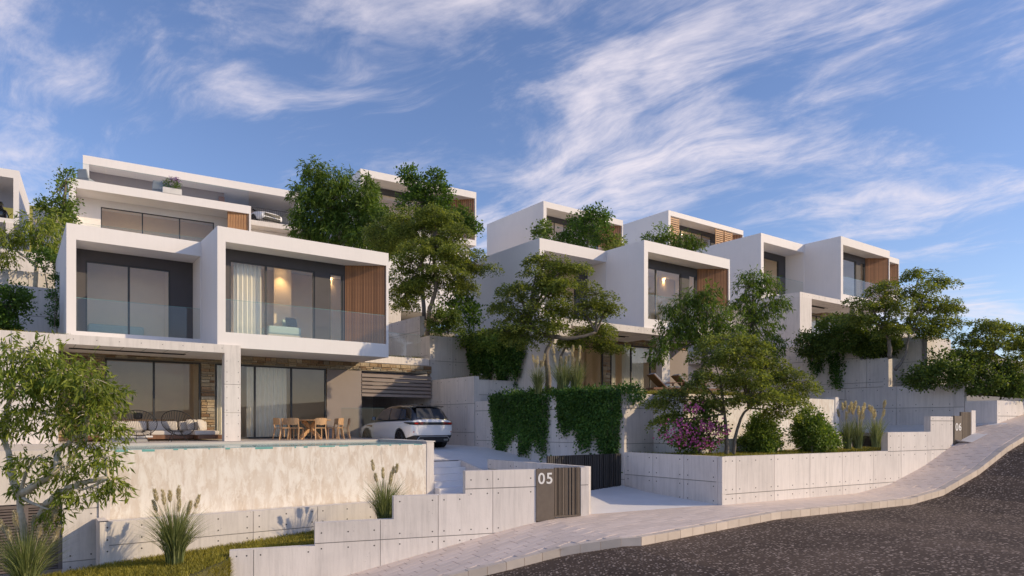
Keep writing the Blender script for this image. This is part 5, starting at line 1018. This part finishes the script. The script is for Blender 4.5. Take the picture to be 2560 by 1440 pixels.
    g = MB(); g.hexa([(-0.62, 4.745, 0.56), (0.62, 4.745, 0.56), (0.62, 4.5, 0.56), (-0.62, 4.5, 0.56), (-0.60, 4.742, 0.76), (0.60, 4.742, 0.76), (0.60, 4.5, 0.76), (-0.60, 4.5, 0.76)]).build('grille', M['black'], r)
    MB().hexa([(-0.70, 4.74, 0.30), (0.70, 4.74, 0.30), (0.70, 4.5, 0.30), (-0.70, 4.5, 0.30), (-0.58, 4.755, 0.48), (0.58, 4.755, 0.48), (0.58, 4.6, 0.48), (-0.58, 4.6, 0.48)]).build('front_bumper', M['black'], r)
    MB().add([(-0.62, 3.56, 1.07), (0.62, 3.56, 1.07), (0.56, 2.86, 1.47), (-0.56, 2.86, 1.47)], [(0, 1, 2, 3)]).build('windscreen', M['car_glass'], r, (0, 0.03, 0.012))
    return r
car('white parked car with black roof under the carport louvres', W(13.3, 23.35, -0.99), ANG+math.radians(1.5), 'white_paint', 'black_paint', 0.0)
wc = u1.matrix_basis @ Vector((11.2, 7.6, H3-0.05))
car('white car facing out of the upper villa carport behind thin bars', u1.matrix_basis @ Vector((10.9, 8.2, H3-0.055)), UA+math.radians(180+20), 'white_paint', 'black_paint')
car('black car parked at the frame edge in the carport villa', u0.matrix_basis @ Vector((-0.9, 3.0, 0.31)), UA+math.radians(90), 'black_paint', 'black_paint')

# ------------------------------------------------------------ furniture
def acapulco(label, loc, rz):
    o = empty('wire_chair', loc, rz, label, 'chair', 'black string chairs by the pool'); tilt = Matrix.Rotation(math.radians(-58), 4, 'X'); c = Vector((0, 0.12, 0.62))
    rim = [c+tilt @ Vector((0.56*math.cos(a), 0.50*math.sin(a), 0)) for a in np.linspace(0, 2*math.pi, 37)[:-1]]
    MB().tube(rim, 0.013, 6, closed=True).build('rim', M['black'], o, smooth=True)
    h = Vector((0, -0.02, 0.335)); hub = [h+Vector((0.13*math.cos(a), 0.11*math.sin(a), 0)) for a in np.linspace(0, 2*math.pi, 37)[:-1]]
    MB().tube(hub, 0.011, 6, closed=True).build('seat_ring', M['black'], o)
    m = MB()
    for i in range(36):
        p = rim[i]; q_ = hub[i]; m.tube([p, p.lerp(q_, 0.55)+(p.lerp(q_, 0.55)-Vector((0, 0.1, 0.75)))*0.08, q_], 0.0055, 4)
    tag(m.build('cords', M['black'], o), kind='stuff')
    for a in (0.3, 2.84, 4.71): MB().tube([h+Vector((0.13*math.cos(a), 0.11*math.sin(a), 0)), Vector((0.34*math.cos(a), 0.34*math.sin(a), 0))], 0.010, 6).build('leg', M['black'], o)
    return o
Z0 = -0.62
acapulco('round black wire lounge chair nearer the leaning tree', W(3.34, 25.35, Z0), math.radians(20)); acapulco('round black wire lounge chair nearer the concrete column', W(4.5, 25.35, Z0), math.radians(0))
so = empty('sofa', W(4.3, 27.0, Z0), ANG, 'low cream corner sofa on a dark timber base', 'sofa')
MB().box(-2.4, 1.7, -0.4, 0.5, 0.06, 0.2).box(1.0, 1.9, -1.1, -0.402, 0.06, 0.2).build('base', M['teak_d'], so, bevel=0.01); MB().box(-2.4, 1.75, 0.5, 0.58, 0.06, 0.42).build('back_frame', M['teak_d'], so)
for i in range(4): MB().box(-2.38+i*1.0, -1.40+i*1.0, -0.38, 0.25, 0.2, 0.36).build('seat_cushion', M['fabric'], so, bevel=0.04); MB().hexa([(-2.36+i, 0.2, 0.36), (-1.42+i, 0.2, 0.36), (-1.42+i, 0.44, 0.36), (-2.36+i, 0.44, 0.36), (-2.36+i, 0.32, 0.70), (-1.42+i, 0.32, 0.70), (-1.42+i, 0.49, 0.68), (-2.36+i, 0.49, 0.68)]).build('back_cushion', M['fabric'], so, bevel=0.05)
MB().box(0.9, 1.72, -1.02, -0.39, 0.2, 0.35).build('seat_cushion', M['fabric'], so, bevel=0.04)
def pillow(label, loc, rz, tilt, mt, sz=0.42):
    m = MB(); n = 8; vs = []
    for sgn in (1, -1):
        for j in range(n+1):
            for i in range(n+1):
                a, b = i/n*2-1, j/n*2-1; e = (1-a**4)*(1-b**4); vs.append((a*sz/2*(1-0.08*b*b), sgn*0.085*e**0.6, b*sz/2*(1-0.08*a*a)))
    k = (n+1)**2; fs = [(j*(n+1)+i, j*(n+1)+i+1, (j+1)*(n+1)+i+1, (j+1)*(n+1)+i) for j in range(n) for i in range(n)]; m.add(vs, fs+[tuple(q_+k for q_ in reversed(f)) for f in fs])
    o = m.build('pillow', M[mt], None, loc, smooth=True); o.rotation_euler = (math.radians(tilt), 0, rz); return tag(o, label, 'pillow', 'cushions on the seats')
pillow('cream scatter pillow leaning at the sofa end', W(5.35, 27.12, Z0+0.56), ANG+0.3, -20, 'fabric'); pillow('cream scatter pillow in front of the sofa end one', W(5.6, 26.85, Z0+0.56), ANG+0.9, -18, 'fabric')
ct = empty('coffee_table', W(3.1, 26.1, Z0), ANG, 'low white slab coffee table behind the wire chairs', 'table'); MB().box(-0.75, 0.75, -0.35, 0.35, 0.14, 0.2).build('top', M['pot'], ct, bevel=0.008); MB().box(-0.6, 0.6, -0.25, 0.25, 0, 0.14).build('plinth', M['grey_fabric'], ct)
ch0 = None
def dchair():
    o = empty('dining_chair', (0, 0, 0), 0)
    MB().box(-0.21, 0.21, -0.2, 0.22, 0.425, 0.455).build('seat', M['teak'], o, bevel=0.008)
    m = MB(); vs = []
    for j, z in enumerate((0.58, 0.80)):
        for i in range(9): x = -0.22+0.055*i; vs += [(x, -0.21-0.04*(z-0.45)/0.35-0.05*(1-(x/0.22)**2), z+(0.02*(1-(x/0.22)**2) if j else -0.03*(1-(abs(x)/0.22)))),]
    vs += [(x, y+0.018, z) for x, y, z in vs]; fs = [(i, i+1, 10+i, 9+i) for i in range(8)]; fs += [tuple(q_+18 for q_ in reversed(f)) for f in fs]+[(9+i, 10+i, 28+i, 27+i) for i in range(8)]+[(i+1, i, 18+i, 19+i) for i in range(8)]+[(0, 9, 27, 18), (8, 26, 35, 17)]
    m.add(vs, fs).build('backrest', M['teak'], o)
    for sx_ in (-1, 1):
        MB().beam((sx_*0.2, -0.235, 0.62), (sx_*0.195, -0.18, 0.43), 0.03, 0.035).beam((sx_*0.195, -0.18, 0.44), (sx_*0.215, -0.26, 0.0), 0.032, 0.035).build('leg', M['teak'], o)
        MB().beam((sx_*0.18, 0.19, 0.43), (sx_*0.2, 0.215, 0.0), 0.032, 0.032).build('leg', M['teak'], o)
    return o
tp = np.array([9.35, 26.0])
dt = empty('dining_table', W(tp[0], tp[1], Z0), ANG, 'round oak dining table with crossed legs on the terrace', 'table')
MB().lathe([(0.72, 0.715), (0.78, 0.73), (0.78, 0.755)], 36).build('top', M['teak'], dt)
for a in (0.4, 0.4+math.pi/2): 
    for sg in (-1, 1): MB().beam((0.55*sg*math.cos(a), 0.55*sg*math.sin(a), 0.0), (-0.35*sg*math.cos(a), -0.35*sg*math.sin(a), 0.70), 0.10, 0.13).build('leg', M['teak'], dt)
labs = ['oak dining chair at the left end of the round table', 'oak dining chair turned sideways left of the table front', 'oak dining chair with its back to the pool at table centre', 'oak dining chair right of the table front', 'oak dining chair far right facing the table', 'oak dining chair behind the right side of the table', 'oak dining chair behind the table near the curtain']
proto = dchair()
for i, (a, rr_) in enumerate(((195, 1.15), (225, 1.05), (270, 1.0), (312, 1.05), (345, 1.2), (20, 1.1), (120, 1.0))):
    c = proto if i == 0 else copy_tree(proto); th = math.radians(a); dx_, dy_ = rr_*math.cos(th), rr_*math.sin(th)
    c.location = W(tp[0]+dx_*1.05, tp[1]+dy_*0.9, Z0); c.rotation_euler = (0, 0, ANG+th+math.pi/2); tag(c, labs[i], 'chair', 'oak chairs round the terrace table')
it = empty('indoor_table', W(3.6, 29.6, Z0), ANG, 'long wooden table standing inside the ground floor window', 'table')
MB().box(-1.3, 1.5, -0.45, 0.45, 0.72, 0.77).build('top', M['teak'], it)
for x in (-1.1, 1.3): MB().box(x-0.05, x+0.05, -0.35, 0.35, 0, 0.72).build('leg', M['teak'], it)
pt = MB().lathe([(0.10, 0), (0.15, 0.05), (0.16, 0.2), (0.13, 0.24)], 14).build('cooking_pot', M['black'], None, W(3.9, 29.55, Z0+0.77)); tag(pt, 'black pot standing on the indoor wooden table', 'pot')
def bed(label, o3, s_, t_, w, l):
    o = empty('bed', W(s_, t_, o3), ANG, label, 'bed', 'beds behind the upper windows'); MB().box(0, w, 0, l, 0.0, 0.22).build('base', M['fabric'], o); MB().box(0.02, w-0.02, 0.02, l-0.02, 0.22, 0.55).build('mattress', M['blue_fabric'], o, bevel=0.06); return o
bed('pale blue bed seen through the set back upper window', 3.2, 2.3, 30.0, 1.9, 2.0)
bed('pale blue bed behind the curtained upper window', 3.2, 7.9, 26.5, 1.3, 2.0)
pillow('dark patterned pillow on the bed by the curtained window', W(8.95, 27.0, 3.95), ANG+0.2, -15, 'dkfabric', 0.5); pillow('olive pillow upright on the bed behind the curtained window', W(9.1, 27.4, 3.98), ANG+0.6, -12, 'dkfabric', 0.52); pillow('pale pillow against the wall on the same bed', W(9.0, 27.9, 3.98), ANG+1.0, -12, 'blue_fabric', 0.5)
# sun loungers on the second terrace
def lounger():
    o = empty('sun_lounger', (0, 0, 0), 0); MB().box(0, 1.95, -0.32, -0.27, 0.24, 0.32).box(0, 1.95, 0.27, 0.32, 0.24, 0.32).build('frame', M['teak_d'], o)
    for i in range(9): MB().box(0.62+i*0.145, 0.72+i*0.145, -0.268, 0.268, 0.27, 0.295).build('slat', M['teak_d'], o)
    MB().box(0.6, 1.93, -0.26, 0.26, 0.298, 0.37).build('seat_cushion', M['grey_fabric'], o, bevel=0.02)
    b = MB().box(-0.78, 0.0, -0.3, 0.3, -0.035, 0.0).build('backrest', M['teak_d'], o, (0.6, 0, 0.31)); b.rotation_euler = (0, math.radians(43), 0)
    b2 = MB().box(-0.76, 0.0, -0.26, 0.26, 0.002, 0.07).build('back_cushion', M['grey_fabric'], o, (0.6, 0, 0.31)); b2.rotation_euler = (0, math.radians(43), 0)
    for x in (0.1, 1.8):
        for y in (-0.295, 0.295): MB().box(x-0.035, x+0.035, y-0.03, y+0.03, 0, 0.242).build('leg', M['teak_d'], o)
    for y in (-0.33, 0.33): MB().box(0.55, 1.25, y-0.03, y+0.03, 0.50, 0.53).box(1.17, 1.22, y-0.025, y+0.025, 0.322, 0.50).build('armrest', M['teak_d'], o)
    return o
lg = lounger(); lg.location = W(20.2, 18.4, 1.08); lg.rotation_euler = (0, 0, ANG-0.35); tag(lg, 'timber sun lounger beside the plumed grass', 'sun lounger', 'timber loungers on the second terrace')
l2 = copy_tree(lg); l2.location = W(21.4, 18.2, 1.08); l2['label'] = 'timber sun lounger before the second villa window wall'
# roof terrace of the upper villa
def u1w(x, y, z): return u1.matrix_basis @ Vector((x, y, z))
pb = empty('planter_box', u1w(5.6, 0.25, H3), UA, 'white planter box with lavender on the upper villa parapet', 'planter'); MB().box(-0.55, 0.55, -0.28, 0.2, 0, 0.36).build('box', M['pot'], pb)
V, _ = crown([((0, 0, 0.62), 0.5, 0.25, 0.28)], 'bush', 1.2, 0.8); lv_ = quads('foliage', V, M['broad'], pb); lv_.location = (0, 0, 0)
V, _ = crown([((0, 0, 0.95), 0.5, 0.25, 0.14)], 'bush', 0.5, 0.7); lv_ = tag(quads('flowers', V, M['lavender'], pb), kind='stuff'); lv_.location = (0, 0, 0)
def lchair(label, loc, rz):
    o = empty('lounge_chair', loc, rz, label, 'chair', 'grey chairs on the roof terrace'); MB().box(-0.35, 0.35, -0.35, 0.3, 0.12, 0.36).build('seat', M['grey_fabric'], o, bevel=0.05); MB().hexa([(-0.35, 0.25, 0.3), (0.35, 0.25, 0.3), (0.35, 0.4, 0.3), (-0.35, 0.4, 0.3), (-0.28, 0.38, 0.85), (0.28, 0.38, 0.85), (0.28, 0.48, 0.85), (-0.28, 0.48, 0.85)]).build('backrest', M['grey_fabric'], o, bevel=0.05)
    MB().box(-0.3, 0.3, -0.3, 0.3, 0, 0.12).build('base', M['black'], o); return o
lchair('pale grey lounge chair at the roof terrace corner', u1w(0.9, 1.0, H3), UA+2.6); lchair('grey lounge chair beside the lavender planter', u1w(4.9, 0.9, H3), UA+2.9)
print('objects', len(bpy.data.objects), 'tris', sum(len(o.data.polygons)*2 for o in bpy.data.objects if o.type == 'MESH'))
